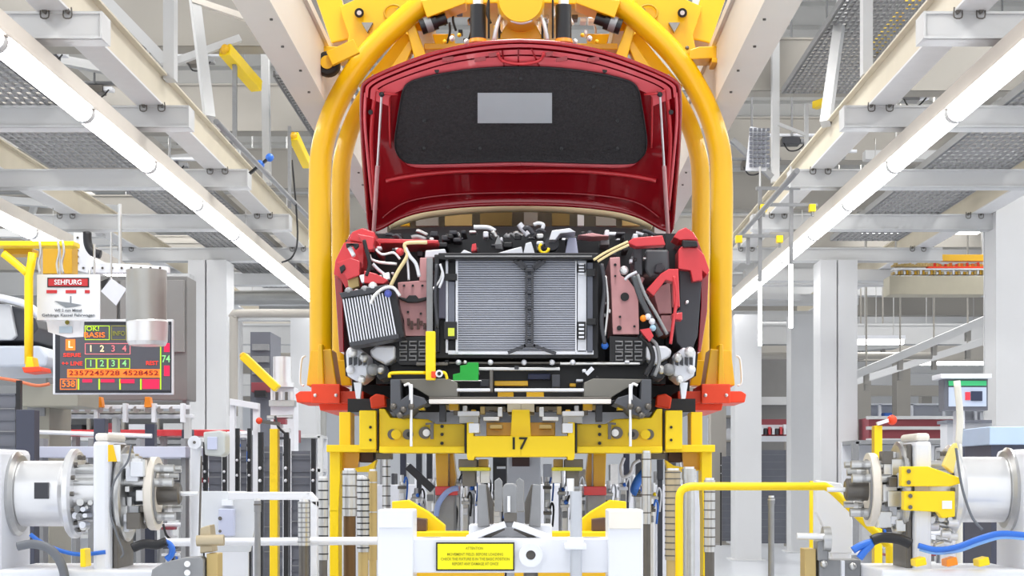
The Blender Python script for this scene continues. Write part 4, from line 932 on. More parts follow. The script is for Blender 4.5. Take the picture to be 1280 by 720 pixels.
fence(326, 358, 556, 6.6, 'charcoal mesh fence section behind the yellow post on the left', 1)
fence(360, 392, 562, 7.4, 'charcoal mesh fence section left of the yellow frame', 1)
fence(257, 281, 566, 7.8, 'narrow charcoal mesh fence section behind the white sensor pole on the left', 1)
fence(297, 312, 548, 8.2, 'narrow charcoal mesh fence section inside the white welded stand', 1)
fence(950, 984, 562, 22.8, 'charcoal mesh fence section right of the white column', 1)
fence(1014, 1022, 566, 22.8, 'narrow charcoal mesh fence section left of the wide right column', 1)
fence(901, 915, 570, 23.6, 'narrow charcoal mesh fence section left of the white column', 1)
for i, (x0, x1, y0, Y) in enumerate(((20, 43, 512, 5.6), (117, 131, 523, 7.0), (181, 193, 530, 8.2), (227, 240, 537, 9.4))):
    a_ = P(x0, y0, Y); b_ = P(x1, y0, Y)
    root = empty('fence_post', ((a_.x+b_.x)/2, Y, 0), f'dark slate fence post on the left, {["nearest the left edge and widest", "second from the left edge", "third from the left edge", "fourth, nearest the double column"][i]}', 'post')
    MB().box(a_.x, b_.x, Y, Y+.06, 0, a_.z).build('post', mat('slate post paint', '#3d4050', .5), root, .003)
    MB().box(a_.x-.03, b_.x+.03, Y-.03, Y+.09, 0, .015).build('base_plate', dsteel_m, root)

# ================================================================= drum machines left and right
def drum(side):
    s = side; Y = 3.9
    X = (lambda px: P(px, 600, Y).x) if s < 0 else (lambda px: P(1282-px, 600, Y).x)
    zc = P(0, 617, Y).z if s < 0 else P(0, 612, Y).z
    root = empty('drum_machine', (X(100), Y, 0), 'white and steel drum machine at the left edge with a round disc facing the car' if s < 0 else 'white and steel drum machine at the right edge with yellow brackets', 'machine')
    ax = Vector((X(200)-X(25), 0, 0)).normalized(); K = Y/F
    def lt(p0, prof, nm, mt, r0=None, z=0, y=0, par=root, n=36): return MB().lathe((X(p0), Y+y, zc+z), ax, [(t*K, r*K) for t, r in prof], n).build(nm, mt, par)
    # end plate
    xe = sorted((X(-14), X(20)))
    e = MB().box(xe[0], xe[1], Y-.12, Y+.12, 0, P(0, 562, Y).z); e.build('end_plate', white_m, root, .02)
    lt(20, [(0, 0), (0, 52), (4, 53), (8, 48), (8, 0)], 'end_ring', steel_m)
    lt(26, [(0, 0), (0, 38), (3, 41), (56, 41), (60, 44), (64, 44), (64, 0)], 'drum', chrome_m)
    lt(88, [(0, 0), (0, 52), (3, 56), (9, 56), (12, 52), (12, 0)], 'flange', chrome_m)
    lt(100, [(0, 0), (0, 34), (28, 34), (28, 0)], 'inner_drum', chrome_m)
    bl = MB(); a_ = sorted((X(55), X(72))); bl.box(a_[0], a_[1], Y-.135/KY, Y-.11/KY, zc-6*K, zc+14*K)
    if s < 0: bl.build('window', dgrey_m, root)
    for k in range(14):
        a = 2*math.pi*k/14; MB().cyl((X(99), Y+math.cos(a)*46*K/KY, zc+math.sin(a)*46*K), (X(104), Y+math.cos(a)*46*K/KY, zc+math.sin(a)*46*K), .009, 8).build('bolt', dsteel_m, root)
    # tie rods
    for i, (dy, dz) in enumerate((q_[0]*.72/KY, q_[1]*.72) for q_ in ((-.09, .13), (.1, .13), (-.12, 0.06), (.12, -.08), (-.06, -.12), (.03, .09))):
        MB().cyl((X(100), Y+dy, zc+dz), (X(222), Y+dy, zc+dz), .013 if i % 2 else .017, 12).build('tie_rod', steel_m, root)
        MB().cyl((X(205), Y+dy, zc+dz), (X(210), Y+dy, zc+dz), .017, 12).build('nut', chrome_m, root)
    # vertical plate
    a_ = sorted((X(131), X(151))); top = P(0, 546, Y).z
    m = MB(); m.box(a_[0], a_[1], Y-.11, Y+.07, 0, top-.02)
    vp = m.build('vertical_plate', white_m, root, .015)
    MB().box(a_[0]+.005, a_[1]-.005, Y-.105, Y+.065, top-.02, top+.01).build('plate_cap', mat('ivory paint', '#ece6dc'), root, .012)
    b_ = sorted((X(152), X(158))); MB().box(b_[0], b_[1], Y-.08, Y+.07, .4, top-.03).build('backing_plate', dsteel_m, root, .004)
    lt(158, [(0, 0), (0, 24), (6, 26), (6, 14), (26, 14), (26, 0)], 'hub', gsteel_m)
    lt(153, [(0, 30), (0, 56), (3, 60), (8, 60), (10, 56), (10, 30)], 'backing_ring', steel_m)
    lt(188, [(0, 0), (0, 45), (2, 46), (10, 46), (10, 44), (10, 0)], 'disc', mat('disc ivory', '#e6dfd4', .4, .1))
    lt(198.3, [(0, 30), (0, 38), (1.5, 38), (1.5, 30)], 'disc_ring', gsteel_m)
    lt(198, [(0, 0), (0, 14), (26, 14), (28, 11), (28, 0)], 'spindle_motor', dsteel_m)
    lt(226, [(0, 0), (0, 3), (22, 3), (22, 0)], 'spindle_tip', chrome_m)
    rn = random.Random(5 if s < 0 else 9)
    for k in range(26):
        px = 158+rn.random()*30; dz = -.14+rn.random()*.27; dy = -.08+rn.random()*.07; w_ = .008+rn.random()*.02
        x_ = X(px); MB().box(x_-w_, x_+w_, Y+dy, Y+dy+.04, zc+dz-w_, zc+dz+w_*1.4).build('fitting', (steel_m, chrome_m, dsteel_m, white_m)[k % 4], root, .003)
    for k in range(12):
        px = 104+rn.random()*24; dz = -.13+rn.random()*.1; x_ = X(px)
        MB().cyl((x_, Y-.07-k*.002, zc+dz), (x_, Y-.04, zc+dz), .006+rn.random()*.008, 10).build('fitting', (gsteel_m, steel_m, finw_m)[k % 3], root)
    if s > 0:
        for k in range(14):
            px = 1148+rn.random()*48; py = 652+rn.random()*34; MB().cyl(P(px-5, py, Y-.05-k*.002), P(px+6, py+rn.uniform(-4, 4), Y-.05-k*.002), .01+rn.random()*.01, 10).build('fitting', (steel_m, chrome_m, finw_m)[k % 3], root)
    # base
    a_ = sorted((X(20), X(236 if s < 0 else 195))); MB().box(a_[0], a_[1], Y-.14, Y+.15, 0, P(0, 708, Y).z).build('base', white_m, root, .01)
    return root, X, zc, Y, K
rt, X, zc, Y, K = drum(-1)
MB().pb(134, 556, 150, 577, Y-.113, .006).build('warning_plate', paper_m, rt)
MB().prism([(135, 556), (141, 556), (146, 577), (135, 577)], Y-.116, .004).build('warning_sticker', mat('sticker yellow', '#f5c400', .5), rt)
hose_ = lambda pts, Y, r, mt, nm, lab, cat='hose': tag(MB().tube(smooth_path([P(*p, Y) if len(p) == 2 else P(*p) for p in pts], 6), r, 10).build(nm, mt), lab, cat)
hose_([(164, 556), (160, 576), (150, 590), (141, 608), (138, 640), (146, 668), (154, 690), (151, 697)], Y-.125, .004, cable_m, 'cable', 'thin grey cable hanging over the white plate of the left drum machine', 'cable')
hose_([(38, 668), (52, 678), (75, 688), (100, 693), (132, 690)], Y-.11, .008, blue_m, 'blue_hose', 'blue hose running low under the left drum')
hose_([(199, 678), (208, 678), (215, 685), (214, 694), (208, 699)], Y-.11, .012, blue_m, 'blue_hose', 'short blue hose curling below the left disc')
hose_([(22, 683), (40, 680), (58, 684), (70, 694), (79, 712), (82, 735)], Y-.16, .017, cable_m, 'grey_hose', 'thick grey hose bending down at the lower left corner')
hose_([(166, 685), (180, 680), (196, 681), (208, 677)], Y-.12, .018, black_m, 'black_hose', 'thick black hose below the left disc')
def solid(name, lab, cat, polys, Y, d, mt, floor=True, bev=.004, group=None):
    m = MB()
    for p in polys: m.prism(p, Y, d)
    if floor:
        xs = [a for a, b_ in polys[0]]; ys = [b_ for a, b_ in polys[0]]; a_ = P(min(xs), max(ys), Y); b_ = P(max(xs), max(ys), Y)
        m.box(a_.x+.004, b_.x-.004, Y+.004, Y+d-.004, 0, a_.z+.002)
    return tag(m.build(name, mt, None, bev), lab, cat, group)
tb = empty('tool_block', P(220, 720, 3.6), 'grey bracket with a tan block at the bottom left in front of the white panel', 'tool')
tb.location.z = 0
m = MB(); m.prism([(190, 712), (205, 703), (230, 697), (250, 696), (254, 700), (254, 725), (188, 725)], 3.6, .05); a_ = P(192, 720, 3.6); b_ = P(254, 720, 3.6); m.box(a_.x, b_.x, 3.605, 3.645, 0, a_.z); m.build('bracket', gsteel_m, tb, .004)
to_floor(MB(), 258, 272, 692, 3.62, .06).build('tan_block', tan_m, tb, .003)
for yy in (705, 716): MB().cyl(P(234, yy, 3.59), P(234, yy, 3.61), .011, 12).build('bolt', chrome_m, tb)
MB().cyl(P(246, 676, 3.62), P(280, 675, 3.62), .02, 14).build('cross_tube', mat('beige steel', '#b9ab90'), tb); MB().prism([(250, 660), (262, 656), (266, 690), (250, 692)], 3.63, .06).build('clamp', mat('beige steel', '#b9ab90'), tb, .004)
wp = empty('sensor_pole', (P(245, 0, 4.0).x, 4.0, 0), 'white round pole carrying a grey sensor box right of the left disc', 'pole')
MB().cyl((P(245, 0, 4.0).x, 4.0, 0), P(245, 548, 4.0), .022, 18).build('pole', white_m, wp)
MB().cyl(P(243, 553, 3.965), P(243, 553, 4.03), .026, 20).build('pivot', white_m, wp); MB().cyl(P(243, 553, 3.958), P(243, 553, 3.97), .006, 10).build('bolt', dsteel_m, wp)
MB().prism([(254, 540), (276, 538), (281, 544), (281, 566), (276, 571), (256, 569)], 3.98, .07).build('sensor_box', mat('sensor grey', '#c3c6c3', .4), wp, .006)
MB().pb(259, 546, 271, 562, 3.972, .02).build('sensor_face', mat('pale blue panel', '#c6cbe2', .4), wp, .002)
MB().tube(smooth_path(PP([(252, 570), (251, 600), (250, 640), (249, 676)], 3.97), 4), .004, 6).build('cable', dsteel_m, wp)
wpn = empty('switch_station', (P(280, 0, 4.6).x, 4.6, 0), 'white metal panel with a small switch box behind the sensor pole', 'panel')
MB().prism([(250, 614), (305, 614), (318, 620), (318, 662), (312, 690), (250, 690)], 4.6, .02).build('sheet', mat('panel light grey', '#d7dade', .4), wpn, .003); to_floor(MB(), 256, 310, 688, 4.601, .018).build('lower_sheet', white_m, wpn)
MB().pb(273, 636, 292, 670, 4.57, .03).build('switch_box', mat('pale blue panel', '#c6cbe2', .4), wpn, .004); MB().pb(277, 625, 290, 632, 4.58, .02).build('tag_plate', paper_m, wpn)
MB().cyl(P(275, 648, 4.565), P(275, 648, 4.58), .009, 10).build('button', dsteel_m, wpn); MB().cyl(P(275, 664, 4.565), P(275, 664, 4.58), .007, 10).build('button', dsteel_m, wpn)
# right drum machine extras
rt, X, zc, Y, K = drum(1)
br = MB(); br.prism([(1127, 583), (1160, 583), (1172, 587), (1200, 597), (1202, 604), (1188, 608), (1127, 608)], Y-.14, .03); br.build('yellow_bracket', yel2_m, rt, .004)
br = MB(); br.prism([(1130, 614), (1194, 614), (1194, 646), (1178, 648), (1172, 640), (1130, 638)], Y-.14, .03); br.build('yellow_bracket', yel2_m, rt, .004)
MB().prism([(1180, 582), (1190, 560), (1196, 553), (1198, 560), (1192, 592)], Y-.13, .03).build('yellow_finger', mat('cream yellow', '#f0dc7a', .5), rt, .004)
MB().pb(1178, 626, 1190, 636, Y-.144, .01).build('white_tag', paper_m, rt)
for (bx, by) in ((1136, 589), (1136, 603), (1138, 620), (1138, 634)): MB().cyl(P(bx, by, Y-.146), P(bx, by, Y-.135), .008, 10).build('bolt', dsteel_m, rt)
hose_([(1195, 560), (1200, 596), (1206, 622), (1216, 648), (1228, 662)], Y-.155, .005, cable_m, 'cable', 'thin grey cable hanging over the right steel drum', 'cable')
hose_([(1148, 682), (1170, 687), (1195, 684), (1225, 673), (1250, 667), (1285, 669)], Y-.165, .011, blue_m, 'blue_hose', 'long blue hose running right below the right drum, upper of two')
hose_([(1150, 686), (1170, 690.5), (1197, 688), (1226, 678), (1252, 671), (1285, 673)], Y-.16, .009, mat('light blue hose', '#7fb0ee', .35), 'blue_hose', 'long pale blue hose running right below the right drum, lower of two')
hose_([(1066, 688), (1076, 682), (1090, 678), (1080, 690), (1074, 698)], Y-.13, .014, blue_m, 'blue_hose', 'short blue hose bundle below the right disc')
hose_([(1090, 676), (1102, 672), (1124, 674), (1138, 680)], Y-.13, .02, black_m, 'black_hose', 'thick black hose below the right disc')
thing_tube('white_standpipe', [(P(1199, 0, 4.6).x, 4.6, 0), P(1199, 600, 4.6), P(1198, 560, 4.6), P(1200, 520, 4.6), P(1196, 476, 4.6)], .016, mat('cream pipe', '#dedbd0', .4), 'cream upright pipe in front of the kiosk at right', 'pipe')
cp = empty('white_shield', (P(1042, 0, 4.25).x, 4.25, 0), 'white curved shield plate left of the right disc', 'shield')
MB().prism([(1020, 600), (1052, 604), (1060, 628), (1066, 650), (1066, 692), (1036, 692), (1030, 660), (1020, 640)], 4.25, .03).build('plate', white_m, cp, .005)
MB().box(P(1040, 0, 4.25).x, P(1062, 0, 4.25).x, 4.252, 4.278, 0, P(0, 690, 4.25).z).build('stand', white_m, cp)
tb = empty('tool_block', (P(1025, 0, 4.0).x, 4.0, 0), 'tan block and grey clamp with a side rod at the bottom right', 'tool')
to_floor(MB(), 1006, 1020, 686, 4.0, .07).build('tan_block', tan_m, tb, .003); to_floor(MB(), 1024, 1076, 700, 4.0, .08).build('grey_block', gsteel_m, tb, .004)
MB().cyl(P(996, 670, 3.99), P(1032, 671, 3.99), .013, 12).build('side_rod', chrome_m, tb); MB().lathe(P(1028, 674, 4.0), (1, 0, 0), [(0, 0), (0, .05), (.03, .05), (.03, 0)], 24).build('clamp_disc', steel_m, tb)
MB().pb(1022, 676, 1036, 701, 3.99, .06).build('clamp', gsteel_m, tb, .006); MB().pb(1052, 701, 1056, 725, 3.985, .02).build('rib', white_m, tb)
for (bx, by) in ((1030, 705), (1066, 708)): MB().ball(P(bx, by, 3.99), .015, 10).build('bolt', steel_m, tb)
to_floor(MB(), 1012, 1020, 612, 4.5, .03)
thing_tube('yellow_guard_rail', [(P(1014, 0, 4.6).x, 4.6, 0), P(1014, 640, 4.6), P(1014, 612, 4.6)], .009, yel2_m, 'thin pale yellow upright in front of the wide right column', 'rail')
# small orange/yellow valves low right
for i, (px, mt) in enumerate(((1151, yel2_m), (1190, orl_m), (1230, yel2_m), (104, yel2_m))):
    solid('valve', f'small {"orange" if i == 1 else "yellow"} valve on the machine base, {["right machine, nearest its white plate", "right machine, middle", "right machine, farthest right", "left machine under the drum"][i]}', 'valve', [[(px-7, 700), (px+6, 696), (px+8, 706), (px-6, 709)] if i < 3 else [(px-4, 686), (px+2, 686), (px+3, 709), (px-4, 709)]], 3.72, .05, mt, False)

# ================================================================= left background: board, signs, frame
def post_to(m, px0, px1, y0, Y, d=.06): return to_floor(m, px0, px1, y0, Y, d)
YS = 8.0
bd = empty('display_board', P(143, 495, YS), 'large dark production display board with red and green numbers on the left', 'display board')
MB().pb(66, 399, 216, 493, YS, .03).build('casing', white_m, bd, .004)
MB().pb(69, 402, 214, 491, YS-.006, .02).build('bezel', mat('board navy', '#23262f', .4), bd)
MB().pb(75, 406, 213, 488, YS-.009, .01).build('screen', mat('board grey', '#55565f', .4), bd)
rdm = mat('display red', '#ff3b2a', .5, emit=.5); grm = mat('display green', '#b8e02a', .5, emit=.3); pnk = mat('display magenta', '#e8194a', .5, emit=.4); orm = mat('display orange', '#ff7a2a', .5, emit=.5); crm = mat('display cream', '#ffe9b0', .5, emit=.6)
YT = YS-.011
def frame_(x0, y0, x1, y1, mt, t=.9, nm='cell_frame'):
    m = MB(); m.pb(x0, y0, x1, y0+t, YT, .003); m.pb(x0, y1-t, x1, y1, YT, .003); m.pb(x0, y0+t, x0+t, y1-t, YT, .003); m.pb(x1-t, y0+t, x1, y1-t, YT, .003); return m.build(nm, mt, bd)
text('OK!', 116, 411, YT-.001, 6, grm, bd, 'lettering', 16); frame_(106, 407, 137, 425, grm); text('BASIS', 118, 419, YT-.001, 6.5, orm, bd, 'lettering', 26)
frame_(139, 407, 158, 425, mat('display olive', '#8f9038', .5, emit=.1)); text('INFO', 148.5, 417, YT-.001, 6, mat('display olive', '#8f9038'), bd, 'lettering', 15)
MB().pb(82, 424, 94, 438, YT, .003).build('tile', orm, bd); text('L', 88, 431, YT-.003, 9, crm, bd)
frame_(106, 429, 163, 443, mat('display pink', '#e07a80', .5, emit=.3))
for i, c in enumerate('1234'):
    text(c, 113.5+14*i, 436, YT-.002, 8, crm if i < 2 else mat('display pink', '#e07a80'), bd); text(c, 113.5+14*i, 454.5, YT-.002, 8, mat('display pale green', '#8fd98a', .5, emit=.3), bd); frame_(106.5+14*i, 448, 120.5+14*i, 461, grm)
text('SERIE', 90, 444, YT-.001, 4.5, rdm, bd, 'lettering', 22); text('++ LINE', 90, 454.5, YT-.001, 5, rdm, bd, 'lettering', 26); text('REST', 190, 454, YT-.001, 5, rdm, bd, 'lettering', 15)
MB().pb(84, 461.5, 200, 472, YT, .003).build('tile_row', orm, bd); text('2357245728 4528452', 142, 466.5, YT-.003, 6, mat('display maroon', '#8a1d16', .6), bd, 'lettering', 112)
frame_(75, 473.5, 96, 487, orm); text('538', 85.5, 480, YT-.002, 8, orm, bd, 'lettering', 16)
for i in range(4): MB().pb(97+26*i, 473.5, 99+26*i, 487, YT, .003).build('divider', grm, bd)
for x0, x1, y1 in ((103, 115, 478), (126, 143, 478), (150, 168, 479), (178, 199, 486)): MB().pb(x0, 474, x1, y1, YT, .003).build('tile', pnk, bd)
MB().pb(200, 432, 201.5, 487, YT, .003).build('divider', grm, bd); MB().pb(205, 429, 212, 440, YT, .003).build('tile', pnk, bd); MB().pb(205, 457, 212, 470, YT, .003).build('tile', pnk, bd); text('74', 207.5, 449, YT-.001, 9, mat('display pale green', '#8fd98a'), bd, 'lettering', 10)
for px in (112, 205): MB().cyl(P(px, 400, YS+.05), P(px, 338, YS+.17), .012, 8).build('hanger', steel_m, bd)
sg = empty('hanging_sign', P(84, 400, 7.05), 'white hanging sign with a red and black title plate above the display board', 'sign')
YG = 7.05
MB().pb(46, 343, 125, 400, YG, .012).build('panel', mat('sign white', '#dfe2e6', .5), sg, .002)
MB().pb(59, 347, 111, 359, YG-.004, .006).build('title_plate', black_m, sg, .002); MB().pb(60.5, 348.5, 109.5, 357.5, YG-.006, .004).build('title_fill', mat('sign red', '#c02a30', .5), sg)
text('SEHFURG', 85, 353, YG-.008, 6.2, paper_m, sg, 'lettering', 34)
for x0, x1 in ((58, 71), (82, 95), (106, 112)): MB().pb(x0, 362.5, x1, 366.5, YG-.003, .004).build('red_bar', mat('sign red', '#c02a30'), sg)
MB().prism([(68, 376), (85, 378), (102, 381), (94, 383), (82, 384.5), (76, 381)], YG-.003, .004).build('pictogram', mat('sign grey', '#7d838a', .5), sg); MB().pb(87.5, 370, 89, 379, YG-.003, .004).build('pictogram', mat('sign grey', '#7d838a'), sg)
text('WE 2 mm Mittel', 85, 388, YG-.004, 3.4, mat('sign dark grey', '#5a6068'), sg, 'lettering', 34); text('Gehänge Kassel Fahrwagen', 85.5, 394, YG-.004, 3.4, mat('sign dark grey', '#5a6068'), sg, 'lettering', 66)
for px in (52, 75, 118): MB().cyl(P(px, 344, YG+.006), P(px, 305, YG+.006), .008, 8).build('hanger_wire', steel_m, sg)
lf = empty('small_sign', P(85, 421, 7.1), 'small pale leaflet hanging just below the white sign', 'sign'); MB().prism([(58, 400), (105, 401), (104, 421), (84, 422), (60, 415)], 7.1, .006).build('sheet', paper_m, lf)
MB().ball(P(84, 403, 7.09), .016, 10).build('emblem', mat('olive emblem', '#8c8428', .5), lf)
MB().pb(74, 408, 90, 416, 7.095, .003).build('print', mat('pale blue print', '#b9cddc', .6), lf)
tp = empty('tilted_notice', P(142, 382, 8), 'tilted white paper notice right of the hanging sign', 'notice'); MB().prism([(139, 348), (158, 361), (145, 382), (126, 364)], 7.9, .01).build('sheet', mat('paper grey', '#d3d6e0', .6), tp); MB().prism([(125, 352), (137, 347), (127, 364)], 7.92, .01).build('clip', black_m, tp); MB().cyl(P(139, 349, 7.92), P(139, 290, 7.92), .008, 8).build('wire', steel_m, tp)
# white perforated bracket
pbk = empty('perforated_track', P(150, 340, 8.2), 'white perforated track bending left above the hanging sign', 'track')
MB().prism([(92, 291), (108, 291), (112, 322), (120, 328), (210, 333), (210, 341), (108, 341), (96, 338), (92, 330)], 8.2, .05).build('plate', white_m, pbk, .004)
for i in range(14):
    q = (97, 297+i*8) if i < 5 else (104+(i-5)*12, 335)
    MB().cyl(P(*q, 8.19), P(*q, 8.21), .01, 8).build('hole', dsteel_m, pbk)
MB().tube(smooth_path(PP([(109, 290), (110, 305), (116, 315), (126, 318)], 8.1), 4), .035, 10).build('cable_bundle', black_m, pbk)
MB().cyl(P(150, 335, 8.25), P(150, 255, 8.25), .015, 8).build('hanger', steel_m, pbk)
# neighbouring yellow carrier at far left
nc = empty('neighbour_carrier', P(40, 465, 7.0), 'second yellow overhead carrier at the left edge with a Y shaped arm and orange foot', 'carrier')
MB().pb(-30, 301, 92, 307, 7.0, .1).build('top_rail', yel2_m, nc, .005)
MB().pb(50, 307, 90, 342, 7.4, .1).build('rear_plate', mat('ochre shade paint', '#c99a1c', .5), nc, .004); MB().pb(4, 310, 40, 318, 7.1, .1).build('cross_piece', mat('ochre shade paint', '#c99a1c'), nc, .004)
MB().tube(smooth_path(PP([(4, 317), (18, 328), (34, 342)], 7.0), 4), .026, 12).build('arm', yel2_m, nc)
MB().tube(PP([(41, 316), (39, 330), (36, 345), (36, 400), (36, 455)], 7.0), .03, 14).build('arm', yel2_m, nc)
MB().prism([(31, 460), (33, 446), (40, 446), (43, 460)], 6.98, .08).build('foot_sleeve', yel2_m, nc, .004); MB().prism([(27, 459), (50, 458), (52, 464), (30, 466)], 6.95, .15).build('support_shoe', ora_m, nc, .005)
for i, px in enumerate((49, 72, 78)): MB().tube(smooth_path(PP([(px, 300), (px+2, 315), (px-1, 330), (px+1, 342)], 6.95), 3), .008, 8).build('hanging_chain', steel_m, nc)
for px in (-12,): MB().cyl(P(px, 302, 7.05), (P(px, 302, 7.05).x, 7.05, EYE+3.6), .015, 8).build('hanger', steel_m, nc)
# neighbour car piece
nb = empty('neighbour_car', P(10, 460, 8.2), 'pale grey car body partly in view at the left edge behind the yellow arm', 'car')
MB().tube(smooth_path(PP([(-60, 372), (-20, 370), (10, 374), (35, 382), (50, 395)], 8.2), 5), .03, 10).build('roof_rail', finw_m, nb)
MB().prism([(-60, 380), (0, 378), (30, 386), (44, 398), (48, 410), (36, 425), (-60, 430)], 8.25, .8).build('side_window', dgrey_m, nb, .01)
MB().prism([(-60, 432), (50, 432), (60, 446), (58, 458), (-60, 460)], 8.2, .9).build('door_panel', mat('grey blue car paint', '#b9c0cc', .3), nb, .02)
MB().prism([(-10, 380), (12, 380), (20, 420), (14, 425), (-10, 425)], 8.22, .1).build('seat', mat('seat grey', '#c5c8cd', .5), nb, .01)
# duct right of board
dc = empty('ventilation_duct', P(183, 432, 7.4), 'big grey duct section hanging over the top right corner of the display board', 'duct')
MB().cyl(P(183, 402, 7.4), P(183, 338, 7.4), .145, 28).build('pipe', duct_m, dc); MB().lathe(P(184, 432, 7.4), (0, 0, 1), [(0, 0), (0, .13), (.03, .145), (.17, .15), (.185, .14), (.185, 0)], 28).build('collar', chrome_m, dc)
solid('cable_duct', 'short pale horizontal box beam left of the wide double column', 'duct', [[(188, 342), (237, 342), (237, 357), (188, 357)]], 15.9, .2, beam_m, False)
cab = empty('grey_housing', (P(165, 0, 11).x, 11, 0), 'tall dark grey machine housing behind the display board', 'housing')
MB().pb(60, 345, 234, 500, 11, .3).build('body', mat('housing grey', '#7c7b7a', .5), cab, .01)
for px in (62, 228): to_floor(MB(), px, px+5, 499, 11.05, .1).build('leg', gsteel_m, cab)
for i in range(6): MB().pb(66+28*i, 350, 90+28*i, 440, 10.97, .04).build('panel', mat('housing panel grey', '#8b8a88', .5), cab, .006)
# conveyor line under the board
cvl = empty('roller_conveyor', (P(130, 0, 9).x, 9, 0), 'white roller conveyor with orange guides passing below the display board', 'conveyor')
xa = P(40, 0, 9).x; xb = P(236, 0, 9).x
for i, (y0, y1) in enumerate(((506, 511), (517, 522))): MB().box(xa, xb, 9+.1*i, 9.06+.1*i, P(0, y1, 9).z, P(0, y0, 9).z).build('side_rail', white_m, cvl, .004)
for i in range(6): MB().pb(45+i*36, 504, 50+i*36, 528, 8.97, .05).build('bracket', white_m, cvl, .004)
for i in range(12): MB().cyl(P(50+i*15, 512, 9.0), P(50+i*15, 512, 9.5), .03, 10).build('roller', steel_m, cvl)
for px in (123, 184): MB().prism([(px-3, 496), (px+3, 496), (px+5, 509), (px-4, 509)], 8.95, .06).build('orange_guide', orl_m, cvl, .004)
for px in (45, 140, 230): to_floor(MB(), px, px+6, 522, 9.05, .08).build('leg', beam_m, cvl)
cvl2 = empty('roller_conveyor', (P(130, 0, 7.5).x, 7.5, 0), 'pale blue-grey conveyor bed behind the left drum machine', 'conveyor')
MB().box(P(44, 0, 7.5).x, P(232, 0, 7.5).x, 7.5, 8.1, P(0, 572, 7.5).z, P(0, 558, 7.5).z).build('bed', mat('bluish bed', '#c5c9dc', .4), cvl2, .005)
MB().cyl(P(42, 540, 7.4), P(190, 545, 7.4), .016, 10).build('hand_rail', white_m, cvl2)
for px in (48, 110, 170, 226): to_floor(MB(), px, px+6, 548, 7.55, .08).build('leg', gsteel_m, cvl2)
cz = empty('red_hose_tray', (P(180, 0, 10.5).x, 10.5, 0), 'red tray running low behind the dark fence posts on the left', 'tray')
MB().box(P(80, 0, 10.5).x, P(300, 0, 10.5).x, 10.5, 10.9, P(0, 545, 10.5).z, P(0, 537, 10.5).z).build('tray', redb_m, cz, .01)
for px in (90, 200, 285): to_floor(MB(), px, px+5, 545, 10.6, .1).build('leg', gsteel_m, cz)
# machine box at far left
lm = empty('grey_cabinet', (P(60, 0, 8.5).x, 8.5, 0), 'grey steel cabinet below the neighbouring carrier at the left', 'cabinet')
to_floor(MB(), 28, 62, 486, 8.5, .4).build('body', mat('khaki grey', '#a09d90', .5), lm, .006); MB().pb(27, 480, 98, 508, 8.35, .4).build('top_box', mat('khaki grey', '#a09d90'), lm, .01); MB().pb(34, 500, 56, 520, 8.49, .02).build('door', gsteel_m, lm, .003)
thing_tube('orange_cable', PP([(-5, 472), (20, 476), (45, 482), (62, 480)], 7.45), .012, mat('salmon cable', '#d97a55', .5), 'salmon coloured cable at the left edge above the grey cabinet', 'cable')
fence(-10, 24, 490, 7.2, 'grey wire mesh fence at the left edge above the drum machine', 1)
# mid left: white frames near 300,500
wf = empty('welded_stand', (P(300, 0, 9.0).x, 9, 0), 'white welded frame with an orange knob right of the double column', 'frame')
to_floor(MB(), 287, 293, 500, 9, .06).build('upright', white_m, wf); to_floor(MB(), 316, 323, 504, 9, .06).build('upright', white_m, wf); MB().prism([(287, 498), (323, 504), (323, 512), (287, 506)], 8.98, .06).build('top_bar', white_m, wf, .004)
MB().ball(P(324, 526, 8.95), .03, 12).build('orange_knob', ora_m, wf); MB().bar(P(326, 527, 8.96), P(350, 530, 8.96), .03, .03).build('lever', dsteel_m, wf)
pm = empty('pump_unit', (P(352, 0, 11).x, 11, 0), 'white cylindrical pump on a stand left of the yellow carrier', 'pump')
MB().cyl(P(353, 478, 11), P(353, 446, 11), .1, 20).build('tank', chrome_m, pm); MB().lathe(P(353, 484, 11), (0, 0, 1), [(0, 0), (0, .13), (.05, .13), (.05, 0)], 20).build('flange', chrome_m, pm)
to_floor(MB(), 338, 368, 484, 11, .2).build('stand', white_m, pm, .006); MB().pb(336, 500, 368, 508, 10.95, .1).build('manifold', steel_m, pm, .004)
for i in range(5): MB().cyl(P(340+6*i, 500, 10.94), P(340+6*i, 490, 10.94), .016, 8).build('valve', dsteel_m if i % 2 else chrome_m, pm)
rk = empty('dark_rack', (P(320, 0, 12).x, 12, 0), 'dark rack with red parts between the double column and the pump', 'rack')
to_floor(MB(), 313, 338, 415, 12, .5).build('frame', fence_m, rk); MB().pb(314, 478, 340, 490, 11.9, .1).build('red_box', redw_m, rk, .004); MB().pb(318, 488, 332, 496, 11.88, .1).build('black_box', black_m, rk)
for y in (430, 445, 460): MB().pb(315, y, 336, y+8, 11.97, .05).build('grey_part', gsteel_m, rk, .004)
thing_tube('bent_pipe', PP([(402, 392), (300, 392), (293, 396), (292, 410), (292, 520)], 14.0), .06, girder_m, 'grey bent pipe framing the space right of the double column', 'pipe')
rd = empty('red_rack', (P(350, 0, 13).x, 13, 0), 'faded red rack low behind the left fence', 'rack')
MB().pb(325, 536, 365, 552, 13, .5).build('rack', redw_m, rd, .004); to_floor(MB(), 326, 329, 551, 13.05, .1).build('leg', girder_m, rd); to_floor(MB(), 361, 364, 551, 13.05, .1).build('leg', girder_m, rd); MB().pb(327, 540, 363, 548, 12.97, .05).build('shelf', white_m, rd)
rd = empty('red_rack', (P(967, 0, 23.3).x, 23.3, 0), 'faded red rack low behind the fence right of the white column', 'rack')
